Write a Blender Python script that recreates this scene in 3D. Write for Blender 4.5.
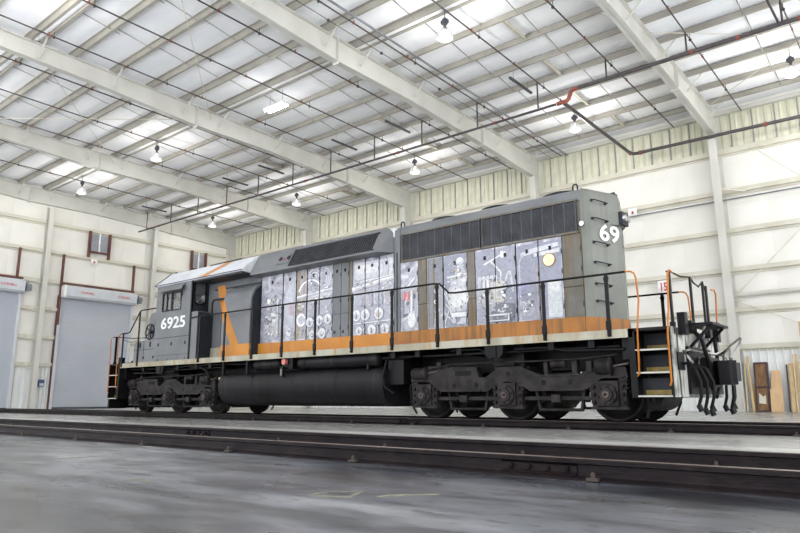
import bpy, bmesh, math, random
from mathutils import Matrix, Vector
for o in list(bpy.data.objects): bpy.data.objects.remove(o)
scene = bpy.context.scene
COL = scene.collection
R = math.radians
# ------------------------------------------------------------------ camera
cam_d = bpy.data.cameras.new('camera'); cam = bpy.data.objects.new('camera', cam_d); COL.objects.link(cam)
RX = (0.77146581, 0.63626406, -0.00292316); RY = (-0.12722874, 0.14975931, -0.98050242); RZ = (-0.62342068, 0.75679601, 0.19648526)
cam.matrix_world = Matrix(((RX[0], -RY[0], -RZ[0], 12.932), (RX[1], -RY[1], -RZ[1], -12.828), (RX[2], -RY[2], -RZ[2], 0.4456), (0, 0, 0, 1)))
cam_d.sensor_fit = 'HORIZONTAL'; cam_d.sensor_width = 36; cam_d.lens = 657.06 * 36 / 800
cam_d.clip_start = 0.05; cam_d.clip_end = 300
scene.camera = cam
# ------------------------------------------------------------------ world, lights, exposure
w = bpy.data.worlds.new('world'); scene.world = w; w.use_nodes = True
bgn = w.node_tree.nodes['Background']; bgn.inputs[0].default_value = (0.93, 0.96, 1.0, 1); bgn.inputs[1].default_value = 2.45
scene.view_settings.view_transform = 'Standard'; scene.view_settings.look = 'None'
scene.view_settings.gamma = 1; scene.view_settings.use_curve_mapping = False
scene.view_settings.exposure = 0.5
LAMP_W = 140      # watts of one high-bay lamp and of each added fill light
def point_light(loc, watts, rad=.25, col=(1, .97, .92)):
    d = bpy.data.lights.new('lamp_light', 'POINT'); d.energy = watts; d.shadow_soft_size = rad; d.color = col
    o = bpy.data.objects.new('lamp_light', d); o.location = loc; COL.objects.link(o); return o
# fill lights without lamp bodies, added out of frame along the hall's lamp grid
for lx in (-26, -17, -8, 1.3, 9.8, 18.5):
    for ly in (-6, -16): point_light((lx, ly, 12.6), LAMP_W)
for ly in (4, 14): point_light((18.5, ly, 12.6), LAMP_W)

# ------------------------------------------------------------------ materials
MATS = {}
def nodes_of(name, rough, metal, spec=0.5):
    m = bpy.data.materials.new(name); m.use_nodes = True; nt = m.node_tree; b = nt.nodes['Principled BSDF']
    b.inputs['Roughness'].default_value = rough; b.inputs['Metallic'].default_value = metal
    b.inputs['Specular IOR Level'].default_value = spec
    return m, nt, b
def lin(c, k=1.0):
    return tuple(k * ((v / 255) / 12.92 if v / 255 <= .04045 else ((v / 255 + .055) / 1.055) ** 2.4) for v in c)
def pm(name, col, col2=None, rough=.5, metal=0, scale=2.0, stretch=(1, 1, 1), lo=.4, hi=.65, streak=None, st_scale=6, st_lo=.55, st_hi=.7, bump=0, bscale=30, spec=.5, rvar=0, detail=4, distort=0):
    if name.startswith(('tank', 'truck', 'wheel', 'loco_black', 'rubber', 'rail_rust', 'grille', 'loco_dark', 'bolt_steel', 'rust_hub', 'clip')): spec = .14
    """procedural paint: two tones by noise, optional vertical streaks of a third, fine relief. Colours in sRGB 0-255."""
    m, nt, b = nodes_of(name, rough, metal, spec); N = nt.nodes.new; L = nt.links.new
    tc = N('ShaderNodeTexCoord'); mp = N('ShaderNodeMapping'); mp.inputs['Scale'].default_value = stretch; L(tc.outputs['Object'], mp.inputs[0])
    if name.startswith(('loco_grey', 'loco_rusty', 'loco_post', 'orange', 'cream')): b.inputs['Specular IOR Level'].default_value = .28
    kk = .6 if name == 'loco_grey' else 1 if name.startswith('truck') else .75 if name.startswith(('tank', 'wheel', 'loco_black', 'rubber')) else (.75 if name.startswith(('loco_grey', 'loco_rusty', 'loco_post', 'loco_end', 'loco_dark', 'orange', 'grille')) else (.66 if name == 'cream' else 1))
    c1 = (*lin(col, kk), 1); c2 = (*lin(col2 or tuple(max(0, v * .86) for v in col), kk), 1)
    nz = N('ShaderNodeTexNoise'); nz.inputs['Scale'].default_value = scale; nz.inputs['Detail'].default_value = detail; nz.inputs['Distortion'].default_value = distort; L(mp.outputs[0], nz.inputs['Vector'])
    rp = N('ShaderNodeValToRGB'); rp.color_ramp.elements[0].position = lo; rp.color_ramp.elements[1].position = hi
    rp.color_ramp.elements[0].color = c1; rp.color_ramp.elements[1].color = c2; L(nz.outputs['Fac'], rp.inputs[0])
    out = rp.outputs[0]
    if streak:
        m2 = N('ShaderNodeMapping'); m2.inputs['Scale'].default_value = (st_scale, st_scale, st_scale * .07); L(tc.outputs['Object'], m2.inputs[0])
        n2 = N('ShaderNodeTexNoise'); n2.inputs['Scale'].default_value = 1; n2.inputs['Detail'].default_value = 5; L(m2.outputs[0], n2.inputs['Vector'])
        r2 = N('ShaderNodeMapRange'); r2.inputs['From Min'].default_value = st_lo; r2.inputs['From Max'].default_value = st_hi; L(n2.outputs['Fac'], r2.inputs['Value'])
        mx = N('ShaderNodeMix'); mx.data_type = 'RGBA'; L(r2.outputs[0], mx.inputs['Factor']); L(out, mx.inputs['A']); mx.inputs['B'].default_value = (*lin(streak), 1)
        out = mx.outputs['Result']
    L(out, b.inputs['Base Color'])
    if rvar:
        r3 = N('ShaderNodeMapRange'); r3.inputs['To Min'].default_value = max(0, rough - rvar); r3.inputs['To Max'].default_value = min(1, rough + rvar); L(nz.outputs['Fac'], r3.inputs['Value']); L(r3.outputs[0], b.inputs['Roughness'])
    if bump:
        nb = N('ShaderNodeTexNoise'); nb.inputs['Scale'].default_value = bscale; nb.inputs['Detail'].default_value = 3; L(mp.outputs[0], nb.inputs['Vector'])
        bp = N('ShaderNodeBump'); bp.inputs['Strength'].default_value = bump; bp.inputs['Distance'].default_value = .02; L(nb.outputs['Fac'], bp.inputs['Height']); L(bp.outputs[0], b.inputs['Normal'])
    MATS[name] = m; return m
def emit(name, col, s):
    m, nt, b = nodes_of(name, .5, 0); b.inputs['Base Color'].default_value = (*col, 1); b.inputs['Emission Color'].default_value = (*col, 1); b.inputs['Emission Strength'].default_value = s; MATS[name] = m
def clear(name, tint, alpha, rough=.08):
    m, nt, b = nodes_of(name, rough, 0); b.inputs['Base Color'].default_value = (*tint, 1); b.inputs['Alpha'].default_value = alpha; MATS[name] = m
# building
m, nt, b = nodes_of('concrete', .38, 0, .45); N = nt.nodes.new; L = nt.links.new     # power-floated slab, stained and partly polished
tc = N('ShaderNodeTexCoord')
def noise(sc, det=5, vec=None, dist=0):
    n = N('ShaderNodeTexNoise'); n.inputs['Scale'].default_value = sc; n.inputs['Detail'].default_value = det; n.inputs['Distortion'].default_value = dist; L(vec or tc.outputs['Object'], n.inputs['Vector']); return n
def ramp(src, stops):
    r = N('ShaderNodeValToRGB'); e = r.color_ramp.elements
    while len(e) < len(stops): e.new(.5)
    for k, (p, c) in enumerate(stops): e[k].position = p; e[k].color = (*lin(c), 1)
    L(src, r.inputs[0]); return r
mpf = N('ShaderNodeMapping'); mpf.inputs['Scale'].default_value = (.35, 1, 1); L(tc.outputs['Object'], mpf.inputs[0])
n1 = noise(.55, 6, mpf.outputs[0], .6); n2 = noise(3.5, 8, mpf.outputs[0], .4); n3 = noise(13, 6, mpf.outputs[0], .5)
r1 = ramp(n1.outputs['Fac'], [(.34, (62, 65, 71)), (.47, (92, 94, 100)), (.56, (104, 106, 110)), (.66, (140, 140, 142))])
r2 = ramp(n2.outputs['Fac'], [(.36, (110, 110, 112)), (.5, (205, 205, 206)), (.62, (255, 255, 255))])
mx = N('ShaderNodeMix'); mx.data_type = 'RGBA'; mx.blend_type = 'MULTIPLY'; mx.inputs['Factor'].default_value = .8; L(r1.outputs[0], mx.inputs['A']); L(r2.outputs[0], mx.inputs['B'])
r3 = ramp(n3.outputs['Fac'], [(.34, (100, 100, 100)), (.42, (255, 255, 255))])
mx2 = N('ShaderNodeMix'); mx2.data_type = 'RGBA'; mx2.blend_type = 'MULTIPLY'; mx2.inputs['Factor'].default_value = .55; L(mx.outputs['Result'], mx2.inputs['A']); L(r3.outputs[0], mx2.inputs['B'])
L(mx2.outputs['Result'], b.inputs['Base Color'])
mr = N('ShaderNodeMapRange'); mr.inputs['From Min'].default_value = .35; mr.inputs['From Max'].default_value = .65; mr.inputs['To Min'].default_value = .2; mr.inputs['To Max'].default_value = .5; L(n1.outputs['Fac'], mr.inputs['Value']); L(mr.outputs[0], b.inputs['Roughness'])
bp = N('ShaderNodeBump'); bp.inputs['Strength'].default_value = .25; bp.inputs['Distance'].default_value = .02; L(n2.outputs['Fac'], bp.inputs['Height']); L(bp.outputs[0], b.inputs['Normal'])
MATS['concrete'] = m
pm('concrete_bright_sheen', (178, 177, 174), (160, 159, 156), rough=.3, scale=1.5, stretch=(.2, 1, 1), bump=.05)  # bright reflection along the track, painted as a lighter strip of floor
pm('concrete_sheen', (158, 157, 153), (128, 127, 124), rough=.26, scale=1.2, stretch=(.35, 1, 1), lo=.36, hi=.66, bump=.06, bscale=5, detail=7, rvar=.1)  # grazing reflection of the bright wall, put into a lighter floor colour
pm('insulation', (249, 250, 252), (241, 243, 247), rough=.85, spec=.15, scale=1.1, stretch=(.5, 1.6, 1), bump=.35, bscale=1.6)
pm('wall_white', (228, 226, 219), (219, 217, 210), rough=.45, scale=.5, bump=.05, bscale=1.2)
pm('backing_white', (226, 225, 219), (221, 220, 214), rough=.6)
pm('girt', (208, 204, 190), (192, 188, 172), rough=.45, scale=.8)
pm('frame_paint', (200, 199, 192), (188, 186, 178), rough=.42, scale=.6)
pm('purlin', (164, 160, 150), (148, 144, 134), rough=.5, scale=.6)
pm('strap', (150, 148, 142), rough=.5)
pm('fibre_panel', (216, 214, 194), (198, 196, 174), rough=.55, scale=1.5, streak=(190, 189, 170), st_scale=3)
pm('rib_line', (150, 153, 152), rough=.5)
pm('liner', (226, 228, 226), (214, 217, 217), rough=.4, scale=.7)
pm('door_curtain', (176, 180, 188), (166, 171, 180), rough=.42, scale=.25, spec=.4)
pm('door_box', (196, 199, 204), (186, 190, 196), rough=.4)
pm('primer_red', (104, 62, 52), (80, 46, 42), rough=.6, scale=2)
pm('red_letter', (190, 70, 66), rough=.5)
pm('red_print', (196, 44, 62), rough=.5)
pm('sign_white', (238, 238, 236), rough=.45)
pm('pipe_dark', (74, 68, 70), (58, 52, 54), rough=.45, scale=3)
pm('pipe_grey', (128, 132, 138), rough=.4, metal=.3)
pm('fitting_red', (146, 72, 54), (120, 56, 44), rough=.5, scale=6)
pm('fixture_dark', (70, 72, 80), rough=.5)
pm('blue_box', (70, 92, 140), rough=.4)
# track
pm('rail_rust', (31, 25, 27), (20, 16, 18), rough=.5, scale=7, stretch=(.4, 1, 1), metal=.2, streak=(42, 33, 31), st_scale=3, bump=.25, bscale=40)
pm('rail_head', (150, 140, 132), (112, 98, 90), rough=.35, metal=.7, scale=4, stretch=(.15, 2, 2))
pm('bolt_steel', (96, 88, 84), rough=.45, metal=.4)
pm('clip_steel', (74, 66, 62), rough=.5)
# locomotive
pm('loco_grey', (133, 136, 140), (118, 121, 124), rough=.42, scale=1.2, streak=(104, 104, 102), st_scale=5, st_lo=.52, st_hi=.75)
pm('loco_roof', (190, 193, 198), (182, 185, 190), rough=.5, scale=1.5, spec=.3, streak=(170, 170, 168), st_scale=4)  # light falling on the upward faces painted in as a paler tone
pm('loco_rusty', (116, 114, 108), (98, 94, 86), rough=.5, scale=2, streak=(98, 82, 60), st_scale=9, st_lo=.48, st_hi=.62)
pm('loco_post', (126, 122, 114), (112, 106, 96), rough=.55, scale=2, streak=(104, 86, 60), st_scale=14, st_lo=.45, st_hi=.6)
pm('loco_end', (118, 121, 112), (104, 107, 98), rough=.45, scale=1.4, streak=(92, 92, 82), st_scale=5, st_lo=.52)
pm('loco_dark', (52, 54, 60), (40, 41, 46), rough=.45, scale=2)
pm('loco_black', (25, 24, 26), (16, 15, 17), rough=.42, scale=3, bump=.1, bscale=25)
pm('truck_black', (46, 42, 42), (26, 24, 24), rough=.5, scale=4, bump=.3, bscale=22)
pm('tank_black', (33, 32, 36), (23, 22, 25), rough=.42, spec=.3, scale=1.2, streak=(52, 48, 44), st_scale=7, st_lo=.55, st_hi=.8, bump=.12, bscale=8)
pm('wheel_steel', (38, 35, 35), (26, 23, 23), rough=.45, metal=.35, scale=5)
pm('orange', (204, 138, 58), (190, 122, 48), rough=.45, scale=1.4, streak=(166, 106, 50), st_scale=6, st_lo=.56, st_hi=.8)
pm('orange_rust', (176, 118, 56), (154, 100, 50), rough=.5, scale=2, streak=(112, 80, 48), st_scale=7, st_lo=.48, st_hi=.66)
pm('grab_orange', (178, 108, 38), rough=.5, spec=.25)
pm('cream', (192, 188, 170), (168, 161, 140), rough=.5, scale=2.5, stretch=(1, 1, .4), streak=(146, 118, 76), st_scale=5, st_lo=.52, st_hi=.7)
pm('number_white', (212, 213, 214), (190, 191, 193), rough=.45, scale=6)
pm('step_white', (176, 174, 166), rough=.5)
pm('step_yellow', (136, 112, 34), (108, 88, 28), rough=.5, scale=6)
pm('grille_bar', (96, 98, 104), (80, 80, 85), rough=.45, scale=3)
pm('grille_back', (24, 24, 27), rough=.6)
pm('worn_sheen_grey', (186, 186, 178), (112, 112, 106), rough=.35, scale=3, lo=.42, hi=.58, streak=(48, 46, 44), st_scale=7, st_lo=.5, st_hi=.58)  # pale patches paint wall reflections on the end plates; also colours small fittings
pm('rubber', (18, 17, 18), rough=.55)
pm('chrome', (190, 190, 190), rough=.2, metal=.9)
pm('red_cap', (190, 110, 100), rough=.5)
pm('rust_hub', (92, 80, 76), (66, 54, 52), rough=.5, scale=9)
pm('disc_cream', (226, 212, 178), (214, 188, 140), rough=.45, scale=8)
clear('glass', (.16, .18, .19), .3, .02)
clear('lamp_glass', (.36, .37, .38), .4, .12)
emit('tube_lit', (1, .98, .95), 22)
emit('bulb_lit', (1, .97, .9), .35)
# wood
pm('pine', (206, 178, 132), (186, 156, 110), rough=.6, scale=3, stretch=(6, 6, .5))
pm('pine_pale', (222, 200, 164), (204, 180, 142), rough=.6, scale=3, stretch=(6, 6, .5))
pm('plywood', (208, 174, 134), (194, 158, 118), rough=.6, scale=2, stretch=(3, 3, .8))
pm('old_wood', (132, 96, 58), (98, 66, 42), rough=.6, scale=4, stretch=(4, 4, 1))
pm('dark_wood', (66, 46, 44), (48, 32, 34), rough=.55, scale=4)
pm('yellow_paint', (124, 119, 92), (96, 95, 86), rough=.5, scale=9, lo=.4, hi=.5)
# printed vinyl: colours held on the mesh
m, nt, b = nodes_of('vinyl_print', .3, 0, .5); a = nt.nodes.new('ShaderNodeVertexColor'); a.layer_name = 'Col'
tc = nt.nodes.new('ShaderNodeTexCoord'); n_ = nt.nodes.new('ShaderNodeTexNoise'); n_.inputs['Scale'].default_value = 11; n_.inputs['Detail'].default_value = 8; n_.inputs['Distortion'].default_value = 1.5; nt.links.new(tc.outputs['Object'], n_.inputs['Vector'])
r_ = nt.nodes.new('ShaderNodeValToRGB'); r_.color_ramp.elements[0].position = .3; r_.color_ramp.elements[1].position = .68; r_.color_ramp.elements[0].color = (.32, .32, .34, 1); r_.color_ramp.elements[1].color = (1, 1, 1, 1); nt.links.new(n_.outputs['Fac'], r_.inputs[0])
x_ = nt.nodes.new('ShaderNodeMix'); x_.data_type = 'RGBA'; x_.blend_type = 'MULTIPLY'; x_.inputs['Factor'].default_value = .5; nt.links.new(a.outputs[0], x_.inputs['A']); nt.links.new(r_.outputs[0], x_.inputs['B']); nt.links.new(x_.outputs['Result'], b.inputs['Base Color']); MATS['vinyl_print'] = m
# printed vinyl ground: blurred machinery in pale grey and lavender
m, nt, b = nodes_of('vinyl_ground', .3, 0, .5); N = nt.nodes.new; L = nt.links.new
tc = N('ShaderNodeTexCoord'); n = N('ShaderNodeTexNoise'); n.inputs['Scale'].default_value = 3.2; n.inputs['Detail'].default_value = 6; n.inputs['Distortion'].default_value = 1.2; L(tc.outputs['Object'], n.inputs['Vector'])
r = ramp(n.outputs['Fac'], [(.33, (104, 106, 113)), (.48, (136, 137, 146)), (.58, (158, 158, 168)), (.7, (196, 196, 204))]); L(r.outputs[0], b.inputs['Base Color']); MATS['vinyl_ground'] = m

# ------------------------------------------------------------------ mesh builder
class MB:
    def __init__(s, xf=None): s.v = []; s.f = []; s.sm = []; s.col = []; s.xf = xf; s.c = None
    def add(s, vs, fs, smooth=False):
        o = len(s.v); s.v += [s.xf(p) if s.xf else tuple(p) for p in vs]
        for f in fs: s.f.append([o + i for i in f]); s.sm.append(smooth); s.col.append(s.c)
        return s
    def box(s, x0, x1, y0, y1, z0, z1):
        return s.add([(x0, y0, z0), (x1, y0, z0), (x1, y1, z0), (x0, y1, z0), (x0, y0, z1), (x1, y0, z1), (x1, y1, z1), (x0, y1, z1)],
                     [(0, 3, 2, 1), (4, 5, 6, 7), (0, 1, 5, 4), (1, 2, 6, 5), (2, 3, 7, 6), (3, 0, 4, 7)])
    def bar(s, p0, p1, wd, th, up=(0, 0, 1)):
        p0 = Vector(p0); p1 = Vector(p1); d = (p1 - p0).normalized(); u = Vector(up)
        if abs(d.dot(u)) > .98: u = Vector((0, 1, 0))
        a = d.cross(u).normalized() * wd / 2; b2 = a.cross(d).normalized() * th / 2
        return s.add([p0 - a - b2, p0 + a - b2, p0 + a + b2, p0 - a + b2, p1 - a - b2, p1 + a - b2, p1 + a + b2, p1 - a + b2],
                     [(0, 3, 2, 1), (4, 5, 6, 7), (0, 1, 5, 4), (1, 2, 6, 5), (2, 3, 7, 6), (3, 0, 4, 7)])
    def cyl(s, p0, p1, r0, r1=None, n=16, cap=True):
        r1 = r0 if r1 is None else r1; p0 = Vector(p0); p1 = Vector(p1); d = (p1 - p0).normalized()
        u = Vector((0, 0, 1)) if abs(d.z) < .9 else Vector((1, 0, 0)); a = d.cross(u).normalized(); b2 = d.cross(a)
        vs = []
        for p, r in ((p0, r0), (p1, r1)):
            for k in range(n):
                t = 2 * math.pi * k / n; vs.append(p + a * (r * math.cos(t)) + b2 * (r * math.sin(t)))
        s.add(vs, [(k, (k + 1) % n, n + (k + 1) % n, n + k) for k in range(n)], True)
        if cap: s.add(vs[:n], [list(range(n))[::-1]]); s.add(vs[n:], [list(range(n))])
        return s
    def prism(s, pts, ax, a0, a1, smooth=False):
        def P(p, a): return (a, p[0], p[1]) if ax == 'x' else ((p[0], a, p[1]) if ax == 'y' else (p[0], p[1], a))
        n = len(pts); vs = [P(p, a0) for p in pts] + [P(p, a1) for p in pts]
        s.add(vs, [(k, (k + 1) % n, n + (k + 1) % n, n + k) for k in range(n)], smooth)
        s.add(vs[:n], [list(range(n))[::-1]]); s.add(vs[n:], [list(range(n))]); return s
    def tube(s, path, r, n=8, closed=False):
        P = [Vector(p) for p in path]; rings = []
        a = None
        for i, p in enumerate(P):
            q0 = P[i - 1] if i else p; q1 = P[i + 1] if i < len(P) - 1 else p
            d = (q1 - q0).normalized()
            if a is None:
                u = Vector((0, 0, 1)) if abs(d.z) < .9 else Vector((0, 1, 0)); a = d.cross(u).normalized()
            a = (a - d * a.dot(d)).normalized(); b2 = d.cross(a)
            rings.append([p + a * (r * math.cos(2 * math.pi * k / n)) + b2 * (r * math.sin(2 * math.pi * k / n)) for k in range(n)])
        vs = [q for g in rings for q in g]; fs = []
        for i in range(len(P) - 1):
            for k in range(n): fs.append((i * n + k, i * n + (k + 1) % n, (i + 1) * n + (k + 1) % n, (i + 1) * n + k))
        s.add(vs, fs, True); s.add(rings[0], [list(range(n))[::-1]]); s.add(rings[-1], [list(range(n))]); return s
    def lathe(s, prof, c, n=20, ax='z'):
        vs = []
        for r, h in prof:
            for k in range(n):
                t = 2 * math.pi * k / n; a, b2 = r * math.cos(t), r * math.sin(t)
                vs.append((c[0] + a, c[1] + b2, c[2] + h) if ax == 'z' else ((c[0] + a, c[1] + h, c[2] + b2) if ax == 'y' else (c[0] + h, c[1] + a, c[2] + b2)))
        fs = [(i * n + k, i * n + (k + 1) % n, (i + 1) * n + (k + 1) % n, (i + 1) * n + k) for i in range(len(prof) - 1) for k in range(n)]
        return s.add(vs, fs, True)
    def mesh(s, name, mat):
        me = bpy.data.meshes.new(name); me.from_pydata([tuple(p) for p in s.v], [], s.f)
        me.polygons.foreach_set('use_smooth', s.sm)
        if any(c is not None for c in s.col):
            ca = me.color_attributes.new('Col', 'FLOAT_COLOR', 'CORNER')
            for p, c in zip(me.polygons, s.col):
                for li in p.loop_indices: ca.data[li].color = (*lin(c or (128, 128, 128)), 1)
        bm = bmesh.new(); bm.from_mesh(me); bmesh.ops.recalc_face_normals(bm, faces=bm.faces); bm.to_mesh(me); bm.free()
        me.materials.append(MATS[mat]); me.update(); return me
    def build(s, name, mat, parent=None, loc=None, rot=None):
        return obj(name, s.mesh(name, mat), parent, loc, rot)
def obj(name, me, parent=None, loc=None, rot=None):
    o = bpy.data.objects.new(name, me); COL.objects.link(o)
    if parent: o.parent = parent
    if loc: o.location = loc
    if rot: o.rotation_euler = rot
    return o
def dup(o, parent=None, loc=None, rot=None, scale=None):
    c = o.copy(); COL.objects.link(c); c.parent = parent
    if loc is not None: c.location = loc
    if rot is not None: c.rotation_euler = rot
    if scale is not None: c.scale = scale
    return c
def tree(o, parent=None):
    c = o.copy(); COL.objects.link(c); c.parent = parent
    for ch in list(o.children): tree(ch, c)
    return c
def thing(name, label, cat, loc=(0, 0, 0), group=None):
    o = bpy.data.objects.new(name, None); COL.objects.link(o); o.location = loc; o.empty_display_size = .2; return tag(o, label, cat, group)
def tag(o, label, cat, group=None):
    o['label'] = label; o['category'] = cat
    if group: o['group'] = group
    return o
def struct(o, label, cat): o['kind'] = 'structure'; return tag(o, label, cat)
JOINED = {'louvres', 'grille_bars', 'curtain_slats', 'walkway_deck', 'coupler', 'underframe', 'cab_side', 'cab_front_wall', 'cab_rear_wall'}
def part(name, mat, parent, fn, xf=None):
    """one mesh object; pieces that do not touch each other become objects of their own"""
    mb = MB(xf); fn(mb)
    if name in JOINED or parent is None: return mb.build(name, mat, parent)
    up = list(range(len(mb.v)))
    def find(i):
        while up[i] != i: up[i] = up[up[i]]; i = up[i]
        return i
    for f in mb.f:
        for i in f[1:]: up[find(i)] = find(f[0])
    isl = {}
    for i, p in enumerate(mb.v): isl.setdefault(find(i), []).append(p)
    bx = {k: [[min(p[a] for p in ps) - .004 for a in range(3)], [max(p[a] for p in ps) + .004 for a in range(3)]] for k, ps in isl.items()}
    ks = list(bx); g = {k: k for k in ks}
    def fg(k):
        while g[k] != k: k = g[k]
        return k
    for i, a in enumerate(ks):
        for c in ks[i + 1:]:
            if all(bx[a][0][q] <= bx[c][1][q] and bx[c][0][q] <= bx[a][1][q] for q in range(3)): g[fg(c)] = fg(a)
    roots = []
    for k in ks:
        if fg(k) not in roots: roots.append(fg(k))
    if len(roots) == 1: return mb.build(name, mat, parent)
    first = None
    for r_ in roots:
        m2 = MB(); mp = {}
        for i, p in enumerate(mb.v):
            if fg(find(i)) == r_: mp[i] = len(m2.v); m2.v.append(p)
        for f, s_, c in zip(mb.f, mb.sm, mb.col):
            if f[0] in mp: m2.f.append([mp[i] for i in f]); m2.sm.append(s_); m2.col.append(c)
        o = m2.build(name, mat, parent); first = first or o
    return first
def text_mesh(body, size, mat, depth=.006, bold=.0, squeeze=1.0):
    cu = bpy.data.curves.new('text', 'FONT'); cu.body = body; cu.size = size; cu.extrude = depth; cu.offset = bold; cu.align_x = 'LEFT'; cu.resolution_u = 3
    t = bpy.data.objects.new('text', cu); COL.objects.link(t); bpy.context.view_layer.update()
    me = bpy.data.meshes.new_from_object(t.evaluated_get(bpy.context.evaluated_depsgraph_get())); bpy.data.objects.remove(t)
    xs = [v.co.x for v in me.vertices]; ys = [v.co.y for v in me.vertices]; x0, x1, y0 = min(xs), max(xs), min(ys)
    for v in me.vertices: v.co.x = (v.co.x - x0) * squeeze; v.co.y -= y0
    me.materials.clear(); me.materials.append(MATS[mat]); return me, (x1 - x0) * squeeze, max(ys) - y0
def fit_text(name, body, width, height, mat, parent, loc, rot, bold=.0, depth=.004):
    me, w0, h0 = text_mesh(body, 1.0, mat, depth / max(height, .001), bold)
    for v in me.vertices: v.co.x *= width / w0; v.co.y *= height / h0; v.co.z *= height
    return obj(name, me, parent, loc, rot)
# ------------------------------------------------------------------ the hall
FZ = -0.155                       # floor level; rail tops are z = 0
WY, WX = 18.5, -30.0              # back wall, end wall
XR, YF = 26.0, -24.0              # how far the hall is built towards and past the camera
FRX = [15.0, 6.05, -2.95, -11.9, -20.85, -29.8]      # frame lines
def roof(y): return 13.5 - .012 * y
floor = part('floor', 'concrete', None, lambda m: m.box(WX - .2, 18, -15, WY + .2, FZ - .3, FZ)); struct(floor, 'stained grey concrete slab floor of the hall', 'floor')
part('sheen_slab', 'concrete_sheen', floor, lambda m: m.box(WX + .05, 18, -6.56, WY, FZ, FZ + .002))
part('sheen_strip', 'concrete_bright_sheen', floor, lambda m: m.box(WX + .1, 18, -5.6, -3.75, FZ, FZ + .004))
for k, (pts) in enumerate([[(9.72, -9.86), (9.66, -9.66), (9.86, -9.47), (9.99, -9.73)], [(8.02, -10.16), (8.05, -10.02), (8.26, -10.08)], [(5.7, -10.3), (5.66, -10.24), (5.76, -9.3), (5.84, -9.2)], [(10.1, -9.62), (10.06, -9.57), (10.3, -9.25), (10.35, -9.3)]]):
    def mark(m, pts=pts, k=k):
        if k == 0:
            c = (sum(p[0] for p in pts) / 4, sum(p[1] for p in pts) / 4); q = [(c[0] + (p[0] - c[0]) * .72, c[1] + (p[1] - c[1]) * .72) for p in pts]
            for i in range(4): m.prism([pts[i], pts[(i + 1) % 4], q[(i + 1) % 4], q[i]], 'z', FZ, FZ + .002)
        else: m.prism(pts, 'z', FZ, FZ + .002)
    part('paint_mark', 'yellow_paint', floor, mark)

# ---- back wall
wb = part('wall_back', 'backing_white', None, lambda m: m.box(WX - .2, XR, WY, WY + .2, FZ, 13.7)); struct(wb, 'long white insulated wall with horizontal girts behind the locomotive', 'wall')
GZ = [11.3, 9.4, 7.6, 5.85, 4.07, 2.48]
def pillow(w_, h_, nx=5, nz=5, bulge=.05):
    m = MB(); vs = [(w_ * i / nx, -bulge * (math.sin(math.pi * i / nx) ** .5 * math.sin(math.pi * j / nz) ** .5), h_ * j / nz) for j in range(nz + 1) for i in range(nx + 1)]
    m.add(vs, [(j * (nx + 1) + i, j * (nx + 1) + i + 1, (j + 1) * (nx + 1) + i + 1, (j + 1) * (nx + 1) + i) for j in range(nz) for i in range(nx)], True); return m
PW = 1.79
def girt_mb(l):
    m = MB(); m.box(0, l, -.2, 0, -.015, .0); m.box(0, l, -.2, -.185, 0, .17); m.box(0, l, -.2, 0, .17, .185); m.box(0, l, -.06, 0, -.12, -.015); return m
girt_full = girt_mb(FRX[0] - FRX[1] - .02).mesh('girt', 'girt')
panels = {}
for k in range(len(GZ) - 1):
    h = GZ[k] - GZ[k + 1]; panels[k] = pillow(PW, h).mesh('insulated_panel', 'wall_white')
nper = 5
for bi in range(len(FRX)):
    x1 = XR if bi == 0 else FRX[bi - 1]; x0 = FRX[bi]
    n = nper if bi else int((x1 - x0) / PW)
    for gi, gz in enumerate(GZ):
        o = obj('girt', girt_full, wb, (x0 + .01, WY - .03, gz)); o.scale.x = (x1 - x0) / (FRX[0] - FRX[1])
        if gi < len(GZ) - 1:
            for i in range(n): obj('insulated_panel', panels[gi], wb, (x0 + PW * i, WY - .02, GZ[gi + 1]))
# corrugated translucent band under the eave
def fibre(m, w_=.895, h_=1.9):
    prof = []
    for i in range(3):
        b0 = w_ * i / 3; prof += [(b0, 0), (b0 + .17, 0), (b0 + .2, -.035), (b0 + .25, -.035), (b0 + .28, 0)]
    prof.append((w_, 0)); n = len(prof)
    m.add([(p[0], p[1], 0) for p in prof] + [(p[0], p[1], h_) for p in prof], [(i, i + 1, n + i + 1, n + i) for i in range(n - 1)])
fm = MB(); fibre(fm); fmesh = fm.mesh('corrugated_panel', 'fibre_panel')
rm = MB(); rm.box(0, .045, -.05, 0, 0, 1.9).mesh; rmesh = rm.mesh('panel_rib', 'rib_line')
k = 0; x = WX
while x < XR - .9:
    obj('corrugated_panel', fmesh, wb, (x, WY - .04, 11.42))
    obj('panel_rib', rmesh, wb, (x - .02, WY - .05, 11.42)); x += .895
part('eave_strut', 'frame_paint', wb, lambda m: m.box(WX, XR, WY - .3, WY - .02, 13.12, 13.3))
part('eave_ledge', 'girt', wb, lambda m: m.box(WX, XR, WY - .22, WY - .02, 11.25, 11.42))
# ribbed metal liner at the foot of the wall
def liner_mesh(w_, h_):
    m = MB(); prof = []
    n = int(w_ / .3)
    for i in range(n): prof += [(i * .3, 0), (i * .3 + .24, 0), (i * .3 + .255, -.05), (i * .3 + .285, -.05)]
    prof.append((n * .3, 0)); q = len(prof)
    m.add([(p[0], p[1], 0) for p in prof] + [(p[0], p[1], h_) for p in prof], [(i, i + 1, q + i + 1, q + i) for i in range(q - 1)]); return m.mesh('liner_sheet', 'liner')
lm9 = liner_mesh(.9, 2.6)
x = -21.0
while x < XR - .9: obj('liner_sheet', lm9, wb, (x, WY - .05, FZ)); x += .9
part('liner_cap', 'girt', wb, lambda m: m.box(-21, XR, WY - .12, WY - .02, FZ + 2.6, FZ + 2.66))
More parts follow.
